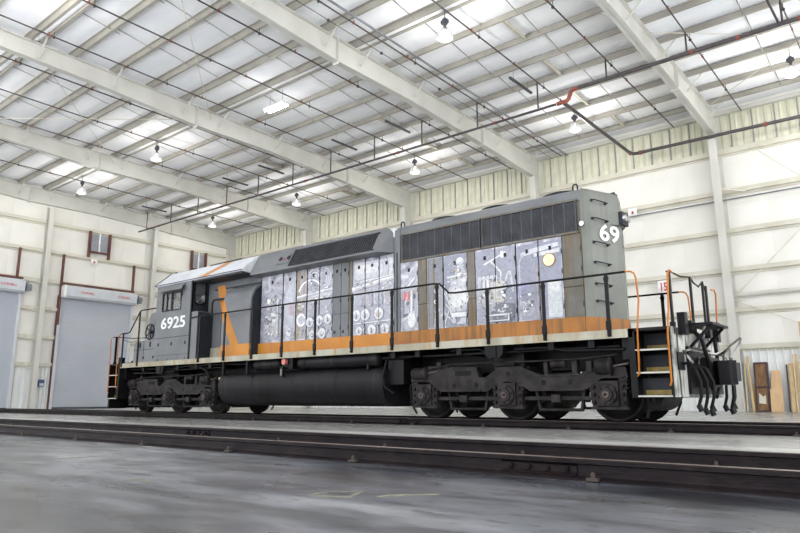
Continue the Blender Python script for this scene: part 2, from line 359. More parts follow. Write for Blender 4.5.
# wall columns (tapered I-sections)
def column(m, wide=.34, base=.5, top=.92, h=12.1):
    z0 = FZ
    m.prism([(-base, z0), (-base + .03, z0), (-top + .03, h), (-top, h)], 'x', -wide / 2, wide / 2)
    m.prism([(-base + .03, z0), (-.03, z0), (-.03, h + 1.2), (-top + .03, h + 1.2), (-top + .03, h)], 'x', -.012, .012)
    m.box(-wide / 2, wide / 2, -.03, 0, z0, h + 1.2)
cm = MB(); column(cm); cmesh = cm.mesh('steel_column', 'frame_paint')
for fx in FRX: obj('steel_column', cmesh, wb, (fx, WY - .02, 0))
# rod bracing and horizontal pipe strut in the right bay
part('brace_rod', 'girt', wb, lambda m: m.cyl((6.2, WY - .35, 4.7), (15.0, WY - .35, 13.0), .022, n=6))
part('brace_rod', 'girt', wb, lambda m: m.cyl((6.2, WY - .35, 4.55), (15.0, WY - .35, .2), .018, n=6))
part('brace_rod', 'girt', wb, lambda m: m.cyl((6.2, WY - .4, 12.6), (15.0, WY - .4, 3.6), .018, n=6))
part('pipe_strut', 'frame_paint', wb, lambda m: m.cyl((6.35, WY - .35, 4.78), (15, WY - .35, 4.78), .1, n=12))
def bracket(m):
    m.cyl((6.12, WY - .35, 4.72), (6.42, WY - .35, 4.76), .07, n=8); m.bar((6.1, WY - .35, 4.5), (6.35, WY - .35, 4.95), .05, .09); m.bar((6.1, WY - .35, 4.9), (6.4, WY - .35, 4.55), .05, .09)
part('brace_bracket', 'girt', wb, bracket)
for fx in FRX[1:3]:
    for zz in (9.15,): part('knee_brace', 'girt', wb, lambda m: m.bar((fx + .1, WY - .8, zz + .35), (fx + 1.0, WY - .2, zz + .2), .05, .05))
part('conduit', 'pipe_grey', wb, lambda m: m.cyl((-1.0, WY - .3, 9.08), (24, WY - .3, 9.08), .035, n=8))

# ---- end wall with the two roll-up doors
we = part('wall_left', 'backing_white', None, lambda m: m.box(WX - .2, WX, YF, WY, FZ, 13.8)); struct(we, 'white insulated end wall holding the roll-up doors', 'wall')
EG = [11.34, 9.5, 7.62, 5.88, 4.12, 2.45]
DOORS = [(5.3, 9.95), (-1.85, 2.8)]
ys = [18.4, 11.3, 4.1, -3.2, -10.5, -17.8]
RZ90 = R(90)
for gi, gz in enumerate(EG):
    segs = [(-20, 18.4)] if gz > 6.9 else [(-20, -1.95), (2.85, 5.2), (10.05, 18.4)]
    for (a, b2) in segs:
        o = obj('girt', girt_full, we, (WX + .03, b2, gz), (0, 0, -RZ90)); o.rotation_euler = (0, 0, RZ90); o.location = (WX + .03, a, gz); o.scale.x = (b2 - a) / (FRX[0] - FRX[1])
        o.scale.y = 1
for gi in range(-1, len(EG) - 1):
    z0 = EG[gi + 1]; z1 = EG[gi] if gi >= 0 else 13.2
    for a in [i * 1.79 - 6.9 for i in range(14)]:
        b2 = a + 1.79
        if z0 < 7.0 and any(a < d1 and b2 > d0 for d0, d1 in DOORS): continue
        o = obj('insulated_panel', panels[0], we, (WX + .02, a, z0), (0, 0, RZ90)); o.scale = (1, 1, (z1 - z0) / (GZ[0] - GZ[1]))
for gi in range(1, len(EG) - 1):
    for a, wd in ((2.88, 1.15), (4.03, 1.1), (10.05, .95)):
        if EG[gi] < 7.7: o = obj('insulated_panel', panels[0], we, (WX + .02, a, EG[gi + 1]), (0, 0, RZ90)); o.scale = (wd / PW, 1, (EG[gi] - EG[gi + 1]) / (GZ[0] - GZ[1]))
for (a, b2) in ((2.85, 5.2), (10.05, 18.4), (-6, -2)):
    y = a
    while y < b2 - .3: o = obj('liner_sheet', lm9, we, (WX + .05, y, FZ), (0, 0, RZ90)); o.scale.x = min(1, (b2 - y) / .9); y += .9
def ecolumn(m):
    m.box(-.03, 0, -.15, .15, FZ, 12.35); m.box(-.36, -.33, -.15, .15, FZ, 12.35); m.box(-.33, -.03, -.012, .012, FZ, 12.35)
em = MB(lambda p: (-p[0], p[1], p[2])); ecolumn(em); emesh = em.mesh('steel_column', 'frame_paint')
for y in (11.3, 4.1, -3.2): obj('steel_column', emesh, we, (WX + .2, y, 0))
for y in (4.1,):
    for zz in (7.5, 5.75, 4.0, 2.3): part('flange_brace', 'girt', we, lambda m: m.bar((WX + .5, y - .15, zz), (WX + .1, y - .95, zz + .1), .05, .05))
# red-primed posts standing over the doors
for (y, z0, z1) in ((2.56, 7.5, 9.5), (5.17, 5.0, 9.5), (9.92, 7.5, 9.5), (13.2, 7.5, 9.5)):
    part('door_post', 'primer_red', we, lambda m: m.box(WX + .25, WX + .42, y - .055, y + .055, z0, z1))
part('door_post', 'primer_red', we, lambda m: m.box(WX + .1, WX + .3, 5.12, 5.24, FZ, 6.9))
for di, (d0, d1) in enumerate(DOORS):
    z1 = 6.72
    dd = part('door_%d' % (di + 1), 'door_curtain', None, lambda m: m.box(WX + .16, WX + .2, d0, d1, FZ, 6.9))
    struct(dd, ['closed grey roll-up door beside the front of the locomotive', 'closed grey roll-up door cut by the left edge of the picture'][di], 'door')
    # every interlocking slat is about a pixel high: joined
    def slats(m):
        n = 60; h = (6.9 - FZ) / n
        for i in range(n):
            z = FZ + i * h; m.prism([(WX + .2, z), (WX + .222, z + h * .3), (WX + .222, z + h * .7), (WX + .2, z + h)], 'y', d0 + .02, d1 - .02) if 0 else m.add([(WX + .2, d0, z), (WX + .2, d1, z), (WX + .206, d1, z + h * .45), (WX + .206, d0, z + h * .45), (WX + .2, d1, z + h), (WX + .2, d0, z + h)], [(0, 1, 2, 3), (3, 2, 4, 5)])
    sl = part('curtain_slats', 'door_curtain', dd, slats); sl['kind'] = 'stuff'
    for y in (d0 - .06, d1 + .06): part('guide_rail', 'door_box', dd, lambda m: m.box(WX + .1, WX + .32, y - .08, y + .08, FZ, 6.8))
    part('bottom_bar', 'fixture_dark', dd, lambda m: m.box(WX + .14, WX + .28, d0, d1, FZ, FZ + .12))
    bx = part('coil_housing', 'door_box', dd, lambda m: m.prism([(WX + .1, 6.72), (WX + .7, 6.72), (WX + .82, 6.85), (WX + .82, 7.4), (WX + .7, 7.52), (WX + .1, 7.52)], 'y', d0 - .05, d1 + .1))
    for yy in ((d0 + .95), (d1 - 1.25)):
        fit_text('lettering', 'CORNELL', .9, .15, 'red_letter', bx, (WX + .825, yy, 7.05), (R(90), 0, RZ90), .015)
    part('end_plate', 'sign_white', dd, lambda m: m.box(WX + .08, WX + .86, d0 - .12, d0 + .02, 6.75, 7.5))
    def motor(m):
        y = d1 + .12; m.cyl((WX + .55, y, 7.05), (WX + .55, y + .42, 7.05), .17, n=14); m.cyl((WX + .55, y, 7.3), (WX + .55, y + .22, 7.3), .13, n=12); m.box(WX + .4, WX + .9, y + .05, y + .3, 6.85, 7.2); m.cyl((WX + .3, y + .18, 7.1), (WX + .95, y + .18, 7.12), .15, n=12)
    part('door_motor', 'pipe_grey', dd, motor)
    part('lintel', 'primer_red', dd, lambda m: m.box(WX + .2, WX + .4, d0 - .15, d1 + .1, 7.6, 7.72))
# louvred vents framed in red
for vi, (a, b2) in enumerate(((6.72, 8.06), (14.4, 15.6))):
    t = thing('wall_vent', ['louvred vent between red posts above the right-hand roll-up door', 'louvred vent between red posts just above the cab roof'][vi], 'vent', (WX + .2, (a + b2) / 2, 9.95), 'louvred vents high on the end wall')
    P = lambda y, z: (y - (a + b2) / 2, z - 9.95)
    for y in (a, b2): part('post', 'primer_red', t, lambda m: m.box(.02, .2, y - (a + b2) / 2 - .07, y - (a + b2) / 2 + .07, -.35, 1.4))
    part('sill_bar', 'primer_red', t, lambda m: m.box(.02, .2, a - (a + b2) / 2, b2 - (a + b2) / 2, -.02, .08))
    part('vent_back', 'door_box', t, lambda m: m.box(-.1, -.06, a - (a + b2) / 2, b2 - (a + b2) / 2, 0, 1.3))
    s0 = MB().bar((0, -(b2 - a) / 2 + .08, 0), (0, (b2 - a) / 2 - .08, 0), .1, .02, up=(.5, 0, .8)).build('slat', 'door_box', t, (.02, 0, .14))
    for i in range(1, 10): dup(s0, t, (.02, 0, .14 + i * .12))
    part('mullion', 'sign_white', t, lambda m: m.box(.06, .12, -.05, .05, .1, 1.35))
def sign(name, label, loc, w_, h_, body, rot, mark=None):
    t = thing(name, label, 'sign', loc); t.rotation_euler = rot
    part('board', 'sign_white', t, lambda m: m.box(-w_ / 2, w_ / 2, -.03, 0, -h_ / 2, h_ / 2))
    if body: fit_text('lettering', body, w_ * .62, h_ * .66, 'red_print', t, (-w_ * .20, -.034, -h_ * .33), (R(90), 0, 0), .02)
    if mark: part('red_mark', 'red_print', t, lambda m: m.box(-.05, .05, -.04, -.02, -.08, .06))
    return t
sign('wall_sign', 'white sign with red number 15 on the back wall', (3.2, WY - .26, 5.48), .46, .6, '15', (0, 0, 0))
sign('alarm_box', 'small white box with red mark on the back wall beside the rear headlight', (2.05, WY - .26, 9.28), .42, .42, None, (0, 0, 0), 1)
sign('alarm_box', 'small white box with red mark under the end-wall vent', (WX + .26, 7.15, 9.32), .42, .36, None, (0, 0, RZ90), 1)
t = thing('switch_box', 'small blue box on the ribbed liner between the roll-up doors', 'box', (WX + .12, 4.62, 1.2))
part('case', 'blue_box', t, lambda m: m.box(0, .14, -.16, .16, 0, .42)); part('lid', 'door_box', t, lambda m: m.box(.14, .17, -.12, .12, .05, .2))

# ---- roof
ce = part('ceiling', 'insulation', None, lambda m: m.prism([(YF, roof(YF) + .27), (WY + .1, roof(WY) + .27), (WY + .1, roof(WY) + .4), (YF, roof(YF) + .4)], 'x', WX - .2, XR)); struct(ce, 'white insulated ceiling with steel purlins', 'ceiling')
PY = [3.78 - 1.63 * k for k in range(16, 4, -1)] + [-4.02] + [3.78 - 1.63 * k for k in range(4, 0, -1)] + [3.62] + [4.02 + 1.65 * k for k in range(9)]
pmb = MB(); pmb.box(0, XR - WX, -.012, .012, 0, .24); pmb.box(0, XR - WX, -.012, .085, -.012, .012); pmb.box(0, XR - WX, .07, .085, 0, .03); pmb.box(0, XR - WX, -.085, .012, .22, .24)
pmesh = pmb.mesh('purlin', 'purlin')
for y in PY:
    o = obj('purlin', pmesh, ce, (WX, y, roof(y)))
    if y > 3.8: o.scale.y = -1
def sag(w_):
    m = MB(); n = 8; L_ = XR - WX; nx = 28
    rnd = random.Random(int(w_ * 1000))
    vs = []
    for i in range(nx + 1):
        for j in range(n + 1):
            s_ = math.sin(math.pi * j / n); vs.append((L_ * i / nx, w_ * j / n, (.25 if w_ > .6 else .07) - s_ * (.035 + .03 * rnd.random())))
    m.add(vs, [(i * (n + 1) + j, (i + 1) * (n + 1) + j, (i + 1) * (n + 1) + j + 1, i * (n + 1) + j + 1) for i in range(nx) for j in range(n)], True); return m.mesh('insulation_strip', 'insulation')
sm = {}
for a, b2 in zip(PY[:-1], PY[1:]):
    kx = round(b2 - a, 2)
    if kx not in sm: sm[kx] = sag(b2 - a - .05)
    obj('insulation_strip', sm[kx], ce, (WX, a + .025, roof((a + b2) / 2)))
# rafters
BOT = [(-24, 12.75), (-14, 12.9), (-5, 12.86), (-2, 12.78), (2.8, 12.52), (7, 12.55), (12, 12.36), (17.6, 12.06)]
def rafter(m, hw=.15):
    top = [(y, roof(y) - .02) for y, z in BOT]
    for (a, b2) in zip(BOT[:-1], BOT[1:]):
        m.prism([a, b2, (b2[0], b2[1] + .03), (a[0], a[1] + .03)], 'x', -hw, hw)
        ta, tb = (a[0], roof(a[0]) - .02), (b2[0], roof(b2[0]) - .02)
        m.prism([(ta[0], ta[1] - .03), (tb[0], tb[1] - .03), tb, ta], 'x', -hw, hw)
        m.prism([a, b2, tb, ta], 'x', -.015, .015)
    for y, zz in ((2.8, 12.5), (-9.6, 12.85), (12.6, 12.34)): m.box(-hw, hw, y - .02, y + .02, zz - .06, roof(y))
    m.prism([(17.55, 12.05), (18.3, 12.05), (18.3, roof(18.3) - .05), (17.55, roof(17.6) - .05)], 'x', -.018, .018)
rmb = MB(); rafter(rmb); rafm = rmb.mesh('rafter', 'frame_paint')
for fx in FRX: obj('rafter', rafm, ce, (fx, 0, 0))
# flange braces from rafter to purlin, sag straps and blocking between purlins
fb = MB().bar((.1, 0, -.62), (.75, 0, .02), .05, .05).mesh('flange_brace', 'frame_paint')
for fx in FRX:
    for k, y in enumerate(PY):
        if y > -8 and k % 2 == 0 and y < 18:
            zb = 0
            for s_ in ((1, -1) if fx > -29 else (1,)):
                o = obj('flange_brace', fb, ce, (fx, y, roof(y))); o.scale.x = s_
st = MB().bar((0, .1, .2), (0, 1.6, .01), .035, .012).mesh('sag_strap', 'strap')
for bi in range(len(FRX) - 1):
    x1, x0 = FRX[bi], FRX[bi + 1]
    for fr in (1 / 3, 2 / 3):
        for a in PY[11:-1]:
            if abs(a - 3.62) > .1 and abs(a + 4.37) > .1: obj('sag_strap', st, ce, (x0 + (x1 - x0) * fr, a, roof(a)))
blk = MB().box(-.03, .03, 0, 1.62, .0, .17).box(-.03, .09, 0, 1.62, 0, .015).mesh('blocking', 'girt')
for (x, k) in ((2.4, 19), (2.2, 21), (-6.4, 21), (-6.5, 23), (10.9, 22), (10.8, 24), (2.3, 25), (-6.4, 25), (-15.2, 21), (1.9, 23), (-15.4, 25)): obj('blocking', blk, ce, (x, PY[k], roof(PY[k])))
# roof rod bracing
for (a, b2) in (((-11.9, -4), (-20.85, 3.6)), ((-20.85, -4), (-11.9, 3.6)), ((-2.95, -4), (-11.9, 3.6)), ((6.05, 9), (15, 17)), ((15, 9), (6.05, 17))):
    part('brace_rod', 'girt', ce, lambda m: m.cyl((a[0], a[1], 13.15), (b2[0], b2[1], 13.1), .016, n=6))

# ---- sprinkler pipes and conduit
def pz(y): return roof(y) - .22
BX = [10.22, 7.25, 4.32, 1.42, -1.5, -4.55, -7.5, -10.55, -13.5, -16.5, -19.5, -22.5, -25.6]
bpm = MB().cyl((0, YF, pz(YF)), (0, 18.2, pz(18.2)), .028, n=8).mesh('sprinkler_pipe', 'pipe_dark')
shm = MB().cyl((0, 0, 0), (0, 0, .08), .016, n=6).cyl((0, 0, .08), (0, 0, .095), .03, n=6).cyl((0, -.04, 0), (0, .04, 0), .04, n=8).mesh('sprinkler_head', 'fitting_red')
hgm = MB().cyl((0, 0, 0), (0, 0, .24), .012, n=5).cyl((-.0, -.02, -.04), (0, .02, -.04), .055, n=8).mesh('pipe_hanger', 'bolt_steel')
desc = ['rightmost thin sprinkler pipe, near the right edge of the ceiling', 'thin sprinkler pipe just right of the rightmost rafter', 'thin sprinkler pipe just left of the rightmost rafter', 'thin sprinkler pipe that passes right over the pipe elbow with red fittings',
        'thin sprinkler pipe running beside the grey conduit', 'thin sprinkler pipe just left of the rafter over the middle of the locomotive', 'thin sprinkler pipe passing over the lit fluorescent fixture', 'thin sprinkler pipe just right of the rafter over the cab',
        'thin sprinkler pipe just left of the rafter over the cab', 'thin sprinkler pipe in the middle of the second bay from the end wall', 'thin sprinkler pipe just right of the rafter nearest the end-wall bay', 'thin sprinkler pipe just left of the rafter nearest the end-wall bay', 'thin sprinkler pipe nearest the end wall']
for x, d in zip(BX, desc):
    t = tag(obj('sprinkler_pipe', bpm, None, (x, 0, 0)), d, 'pipe', 'branch sprinkler pipes under the roof')
    for y in (-4.2, -1.2, 2.2, 5.2, 8.2, 12.2, 15.2): obj('sprinkler_head', shm, t, (0, y, pz(y)))
    for y in (PY[12], PY[15], PY[19], PY[22], PY[25 if len(PY) > 25 else -1]): obj('pipe_hanger', hgm, t, (0, y, pz(y) + .02))
MY, MZ, MZ2 = 10.02, 11.93, 12.33
t = tag(MB().cyl((-29.6, MY, MZ), (2.2, MY, MZ), .052, n=10).build('sprinkler_main', 'pipe_dark'), 'long dark main pipe crossing the ceiling above the locomotive', 'pipe')
for x in BX:
    if x < 2: part('riser', 'pipe_dark', t, lambda m: m.cyl((x, MY, MZ + .062), (x, MY, pz(MY) - .036), .032, n=8))
part('riser', 'pipe_dark', t, lambda m: m.cyl((-28.6, MY, MZ), (-28.6, MY, pz(MY)), .032, n=8))
for x in (-27, -20.0, -12.5, -6, -.6): part('coupling', 'fitting_red', t, lambda m: m.cyl((x - .045, MY, MZ), (x + .045, MY, MZ), .072, n=10))
t = tag(MB().cyl((3.18, MY, MZ2), (10.75, MY, MZ2), .075, n=10).build('sprinkler_main', 'pipe_dark'), 'thick dark main pipe over the right part of the hall, above the elbow', 'pipe')
for x in (4.32, 7.25, 10.22): part('riser', 'pipe_dark', t, lambda m: m.cyl((x, MY, MZ2 + .077), (x, MY, pz(MY) - .036), .034, n=8))
for x in (8.9, 10.72, 7.4): part('coupling', 'fitting_red', t, lambda m: m.cyl((x - .05, MY, MZ2), (x + .05, MY, MZ2), .088, n=10))
part('riser_bend', 'fitting_red', t, lambda m: m.tube([(3.15, MY, MZ2), (2.95, MY, MZ2), (2.84, MY, MZ2 - .08), (2.82, MY, MZ2 - .2), (2.8, MY, MZ + .2), (2.76, MY, MZ + .08), (2.66, MY, MZ), (2.26, MY, MZ)], .085, n=10))
part('brace', 'pipe_dark', t, lambda m: m.bar((9.9, MY - 2.2, pz(8) - .1), (10.1, MY, MZ2 + .1), .05, .1))
t = tag(MB().tube([(2.5, MY + .1, MZ), (2.5, 17.2, MZ), (2.55, 17.36, MZ), (2.75, 17.44, MZ), (24, 17.44, MZ - .2)], .075, n=10).build('feed_pipe', 'pipe_dark'), 'dark pipe dropping from the red elbow to the back wall and along it', 'pipe')
for p in ((2.5, 17.2), (2.9, 17.44)): part('coupling', 'fitting_red', t, lambda m: m.cyl((p[0] - .05, p[1] - .03, MZ), (p[0] + .05, p[1] + .03, MZ), .1, n=10))
part('coupling', 'fitting_red', t, lambda m: m.cyl((8.2, 17.44, MZ - .05), (8.32, 17.44, MZ - .05), .1, n=10))
t = tag(MB().cyl((-1.2, YF, pz(YF)), (-1.2, 18.3, pz(18.3)), .042, n=8).build('conduit', 'pipe_grey'), 'grey conduit running under the purlins beside a sprinkler pipe', 'conduit')
t2 = tag(MB().cyl((-2.05, YF, pz(YF)), (-2.05, 18.3, pz(18.3)), .014, n=6).build('cable', 'pipe_dark'), 'thin dark cable running beside the rafter over the middle of the locomotive', 'cable')
for y in (1.5, 4.3, 8): part('junction_box', 'fixture_dark', t2, lambda m: m.box(-2.09, -2.01, y - .04, y + .04, pz(y) - .05, pz(y) + .03))

# ---- lamps
def high_bay(label, loc, on):
    t = thing('high_bay_lamp', label, 'lamp', loc, 'glass high-bay lamps')
    if 'p' not in HB:
        part('hook', 'fixture_dark', t, lambda m: m.cyl((0, 0, .42), (0, 0, .75), .012, n=6))
        part('ballast_housing', 'fixture_dark', t, lambda m: (m.cyl((0, 0, .22), (0, 0, .38), .1, .1, n=12), m.cyl((0, 0, .38), (0, 0, .44), .1, .05, n=12), m.box(-.13, .13, -.06, .06, .24, .36)))
        part('neck', 'bolt_steel', t, lambda m: m.cyl((0, 0, .08), (0, 0, .22), .055, n=10))
        part('glass_reflector', 'lamp_glass', t, lambda m: m.lathe([(.06, .1), (.12, .06), (.2, -.06), (.26, -.2), (.285, -.32), (.27, -.33), (.2, -.37), (.1, -.4), (.0, -.41)], (0, 0, 0), 20))
        part('bulb', 'bulb_lit', t, lambda m: m.lathe([(.0, .05), (.035, .03), (.04, -.05), (.07, -.12), (.07, -.2), (.04, -.26), (0, -.27)], (0, 0, 0), 12))
        HB['p'] = t
    else:
        for ch in HB['p'].children: tree(ch, t)
    if on: point_light((loc[0], loc[1], loc[2] - .75), LAMP_W, .2)
    return t
HB = {}
for lab, loc in (('clear glass high-bay lamp at the top middle of the picture', (1.2, 3.85, 12.72)), ('clear glass high-bay lamp at the right edge of the picture', (9.8, 14.35, 12.72)), ('clear glass high-bay lamp just below the red pipe elbow', (1.2, 14.0, 12.72)),
                 ('clear glass high-bay lamp over the middle of the locomotive', (-7.95, 13.8, 12.72)), ('clear glass high-bay lamp between the rafters above the cab and hood joint', (-17.35, 13.7, 12.72)),
                 ('clear glass high-bay lamp left of the lit fluorescent fixture', (-16.85, 3.8, 12.72)), ('clear glass high-bay lamp above the right-hand roll-up door', (-25.3, 3.95, 12.72)), ('clear glass high-bay lamp in the far corner above the cab roof', (-25.9, 13.45, 12.72))):
    high_bay(lab, loc, True)
t = thing('fluorescent_fixture', 'lit twin-tube fluorescent fixture shining under the ceiling', 'lamp', (-8.0, 4.2, 12.75))
part('body', 'sign_white', t, lambda m: m.box(-.62, .62, -.2, .2, .02, .09))
for y in (-.12, .12): part('tube', 'tube_lit', t, lambda m: m.cyl((-.6, y, -.02), (.6, y, -.02), .035, n=8))
for x in (-.4, .4): part('suspension_rod', 'pipe_grey', t, lambda m: m.cyl((x, 0, .09), (x, 0, .7), .01, n=5))
point_light((-8.0, 4.2, 12.4), 70, .4, (1, .99, .96))
fx0 = None
for (x, lab) in ((.9, 'short dark strip fixture left of the red pipe elbow'), (-5.65, 'short dark strip fixture hung just right of the lit fluorescent fixture'), (-9.15, 'short dark strip fixture hung just below the lit fluorescent fixture'), (-14.85, 'short dark strip fixture right of the rafter over the cab roof'), (-18.1, 'second short dark strip fixture from the end wall'), (-27.0, 'short dark strip fixture nearest the end wall')):
    t = thing('strip_fixture', lab, 'lamp', (x, 9.6, 13.0), 'short dark strip fixtures')
    part('bar', 'fixture_dark', t, lambda m: m.box(-.05, .05, -.9, .9, -.03, .04))
    for y in (-.6, .6): part('suspension_wire', 'bolt_steel', t, lambda m: m.cyl((0, y, .04), (0, y, .42), .008, n=4))

# ---- timber leaning on the back wall at the right
def leaning(name, mat, label, x, wd, h, lean=.35, th=.05, dx=0, group='timber leaning on the back wall', y=None):
    yb = (y or WY - .12) - lean
    t = tag(MB().bar((0, 0, 0), (dx, lean - th, h), wd, th, up=(0, 1, 0)).build(name, mat, None, (x, yb, FZ + .01)), label, 'board', group); return t
leaning('plank', 'pine', 'pale plank leaning left just behind the rear coupler', 6.52, .09, 2.3, .3, .05, -.12)
leaning('plank', 'pine_pale', 'thin pale plank leaning beside the tilted plank behind the coupler', 6.27, .05, 2.0, .3, .04, -.0)
leaning('plank', 'pine', 'short pine plank between the tilted planks and the dark framed panel', 6.6, .16, 1.15, .2, .04, 0)
t = thing('framed_panel', 'dark framed weathered wooden panel leaning on the liner', 'panel', (6.87, WY - .45, FZ)); t.rotation_euler = (R(-8), 0, 0)
part('frame', 'dark_wood', t, lambda m: (m.box(-.26, -.2, -.05, .05, 0, 2.05), m.box(.2, .27, -.05, .05, 0, 2.05), m.box(-.2, .2, -.05, .05, 1.98, 2.05), m.box(-.2, .2, -.05, .05, 0, .06), m.box(-.2, .2, -.05, .05, .98, 1.05)))
part('upper_board', 'old_wood', t, lambda m: m.box(-.2, .2, -.02, .02, 1.05, 1.98)); lb = part('lower_board', 'old_wood', t, lambda m: m.box(-.2, .2, -.02, .02, .06, .98))
part('torn_patch', 'girt', lb, lambda m: m.prism([(-.14, .35), (.12, .32), (.13, .7), (.02, .62), (-.12, .78)], 'y', -.028, -.02))
leaning('plywood_sheet', 'plywood', 'tallest of the three overlapping plywood pieces', 7.42, .32, 1.68, .2, .03, y=WY - .14)
leaning('plywood_sheet', 'plywood', 'middle-height plywood piece of the three overlapping ones', 7.42, .38, 1.38, .2, .03, y=WY - .24)
leaning('plywood_sheet', 'plywood', 'shortest front plywood piece of the three overlapping ones', 7.4, .46, .92, .16, .03, y=WY - .36)
for (x, wd, h, m_, d, lab) in ((7.83, .05, 1.9, 'dark_wood', 0, 'narrow dark batten right of the plywood pieces'), (7.98, .15, 1.95, 'pine', 0, 'wide pine plank right of the dark batten'), (8.11, .06, 2.3, 'pine_pale', 0, 'tall thin pale batten in the right-hand timber row'), (8.2, .06, 2.32, 'pine', .0, 'tall thin pine batten, second of the tall pair'), (8.3, .08, 2.0, 'pine_pale', 0, 'pale batten right of the tall pair'), (8.42, .1, 1.75, 'old_wood', 0, 'brown plank near the right edge of the picture'), (8.55, .14, 3.6, 'pine', 0, 'tallest plank, standing at the right edge of the picture'), (8.75, .2, 1.6, 'plywood', 0, 'plywood offcut right of the tallest plank')):
    leaning('plank', m_, lab, x, wd, h, .3, .04, d, y=WY - .45 if h > 3 else None)
# ------------------------------------------------------------------ track
RAILP = [(-.075, 0), (.075, 0), (.075, .012), (.02, .03), (.009, .045), (.009, .112), (.036, .12), (.036, .146), (.028, .155), (-.028, .155), (-.036, .146), (-.036, .12), (-.009, .112), (-.009, .045), (-.02, .03), (-.075, .012)]
X0, X1 = -29.4, 24
railm = MB().prism(RAILP, 'x', X0, X1).mesh('rail', 'rail_rust')
headm = MB().prism([(-.03, .1545), (.03, .1545), (.03, .1565), (-.03, .1565)], 'x', X0, X1).mesh('running_surface', 'rail_head')
clipm = MB().box(-.045, .045, -.05, .0, 0, .022).cyl((0, -.025, .02), (0, -.025, .055), .018, n=6).cyl((0, -.025, .055), (0, -.025, .062), .009, n=6).mesh('rail_clip', 'clip_steel')
def rail(label, y, clips, joints=()):
    t = tag(obj('rail', railm, None, (0, y, FZ)), label, 'rail', 'rails of the two tracks')
    obj('running_surface', headm, t)
    for x in clips: obj('rail_clip', clipm, t, (x, -.055, .008))
    for x in joints:
        j = part('joint_bar', 'rail_rust', t, lambda m: m.prism([(-.012, .03), (-.045, .02), (-.05, .035), (-.022, .05), (-.022, .1), (-.042, .112), (-.012, .115)], 'x', x - .32, x + .32))
        for k in range(4): part('bolt', 'rail_rust', j, lambda m: (m.cyl((x - .24 + .16 * k, -.022, .074), (x - .24 + .16 * k, -.046, .074), .024, n=6), m.cyl((x - .24 + .16 * k, -.046, .074), (x - .24 + .16 * k, -.058, .074), .011, n=6)))
seq = lambda a, b2, s_: [a + s_ * k for k in range(int((b2 - a) / s_) + 1)]
rail('nearest rail, with a four-bolt joint bar, of the empty track in front', -8.03, [-5.2, -3.1, -1.1, .87, 2.8, 4.66, 6.51, 8.46, 10.85, 12.9, 14.8, 17], [10.38])
rail('farther rail of the empty track in front of the locomotive', -6.56, [-7.3, -5.4, -3.5, -1.6, .15, 1.98, 3.8, 5.64, 7.59, 9.46, 11.31, 13.2, 15.2], [3.6])
rail('near rail under the locomotive wheels', -.752, seq(-27, 22, 1.9), [3.25])
rail('far rail under the locomotive wheels', .752, seq(-27.5, 22, 1.9))

# ------------------------------------------------------------------ locomotive
loco = thing('locomotive', 'grey six-axle diesel locomotive with orange stripe and see-through engine print on its hood', 'locomotive', (0, 0, 0))
mx_ = lambda s_: (lambda p: (p[0], p[1] * s_, p[2]))
YH = .95
# frame and deck
DZ0, DZ1 = 1.47, 1.62
deck = part('walkway_deck', 'cream', loco, lambda m: (m.box(-8.8, 8.8, -1.5, -1.44, DZ0, DZ1), m.box(-8.8, 8.8, 1.44, 1.5, DZ0, DZ1), m.box(-8.8, 8.8, -1.44, 1.44, DZ1 - .05, DZ1), m.box(-9.42, -8.8, -.85, .85, DZ1 - .05, DZ1), m.box(8.8, 9.42, -.85, .85, DZ1 - .05, DZ1)))
part('underframe', 'loco_black', loco, lambda m: (m.box(-9.3, 9.3, -.5, .5, .98, 1.57), m.box(-8.7, 8.7, -1.43, 1.43, 1.5, 1.56), m.box(-8.72, -8.55, -1.35, 1.35, 1.1, 1.56), m.box(8.55, 8.72, -1.35, 1.35, 1.1, 1.56), *[m.box(x - .06, x + .06, -1.4, 1.4, 1.33, 1.55) for x in (-7.4, -5.4, -4.4, -3.7, 3.3, 4.0, 5.1, 6.1, 7.2, 8.0)]))
for s_ in (-1, 1):
    part('body_bolster', 'loco_black', loco, lambda m: m.box(s_ * 6.11 - .35, s_ * 6.11 + .35, -1.1, 1.1, 1.05, 1.5))
for x in (5.98, -6.3):
    part('jacking_pad', 'loco_black', loco, lambda m: (m.prism([(x - .22, 1.47), (x + .22, 1.47), (x + .2, 1.3), (x + .12, 1.22), (x - .12, 1.22), (x - .2, 1.3)], 'y', -1.46, -1.3), m.box(x - .06, x + .06, -1.48, -1.46, 1.24, 1.45)))
# pipes slung under the deck
for k, (path, r) in enumerate([([(-8.3, -1.3, 1.42), (-6.9, -1.3, 1.4), (-6.5, -1.3, 1.33), (-3.2, -1.3, 1.33)], .025), ([(2.9, -1.25, 1.36), (3.6, -1.25, 1.36), (4.4, -1.3, 1.34), (8.5, -1.3, 1.34)], .03), ([(4.9, -1.38, 1.42), (5.6, -1.38, 1.42), (5.75, -1.38, 1.35), (5.85, -1.38, 1.2), (5.9, -1.35, 1.1)], .022), ([(3.05, -1.32, 1.3), (2.95, -1.34, .95), (3.0, -1.34, .7), (3.25, -1.3, .55)], .025),
                               ([(6.4, -1.36, 1.38), (7.1, -1.36, 1.38), (7.5, -1.36, 1.3), (8.6, -1.36, 1.28)], .03), ([(-4.8, -1.35, 1.4), (-4.2, -1.35, 1.36), (-3.9, -1.35, 1.25), (-3.8, -1.3, 1.05)], .03), ([(-5.7, -1.36, 1.38), (-5.0, -1.36, 1.42), (-3.6, -1.36, 1.42), (-2.0, -1.36, 1.38)], .022), ([(-8.0, -1.36, 1.28), (-6.8, -1.36, 1.26), (-5.6, -1.36, 1.28)], .028)]):
    part('air_pipe', 'loco_black', loco, lambda m: m.tube(path, r))
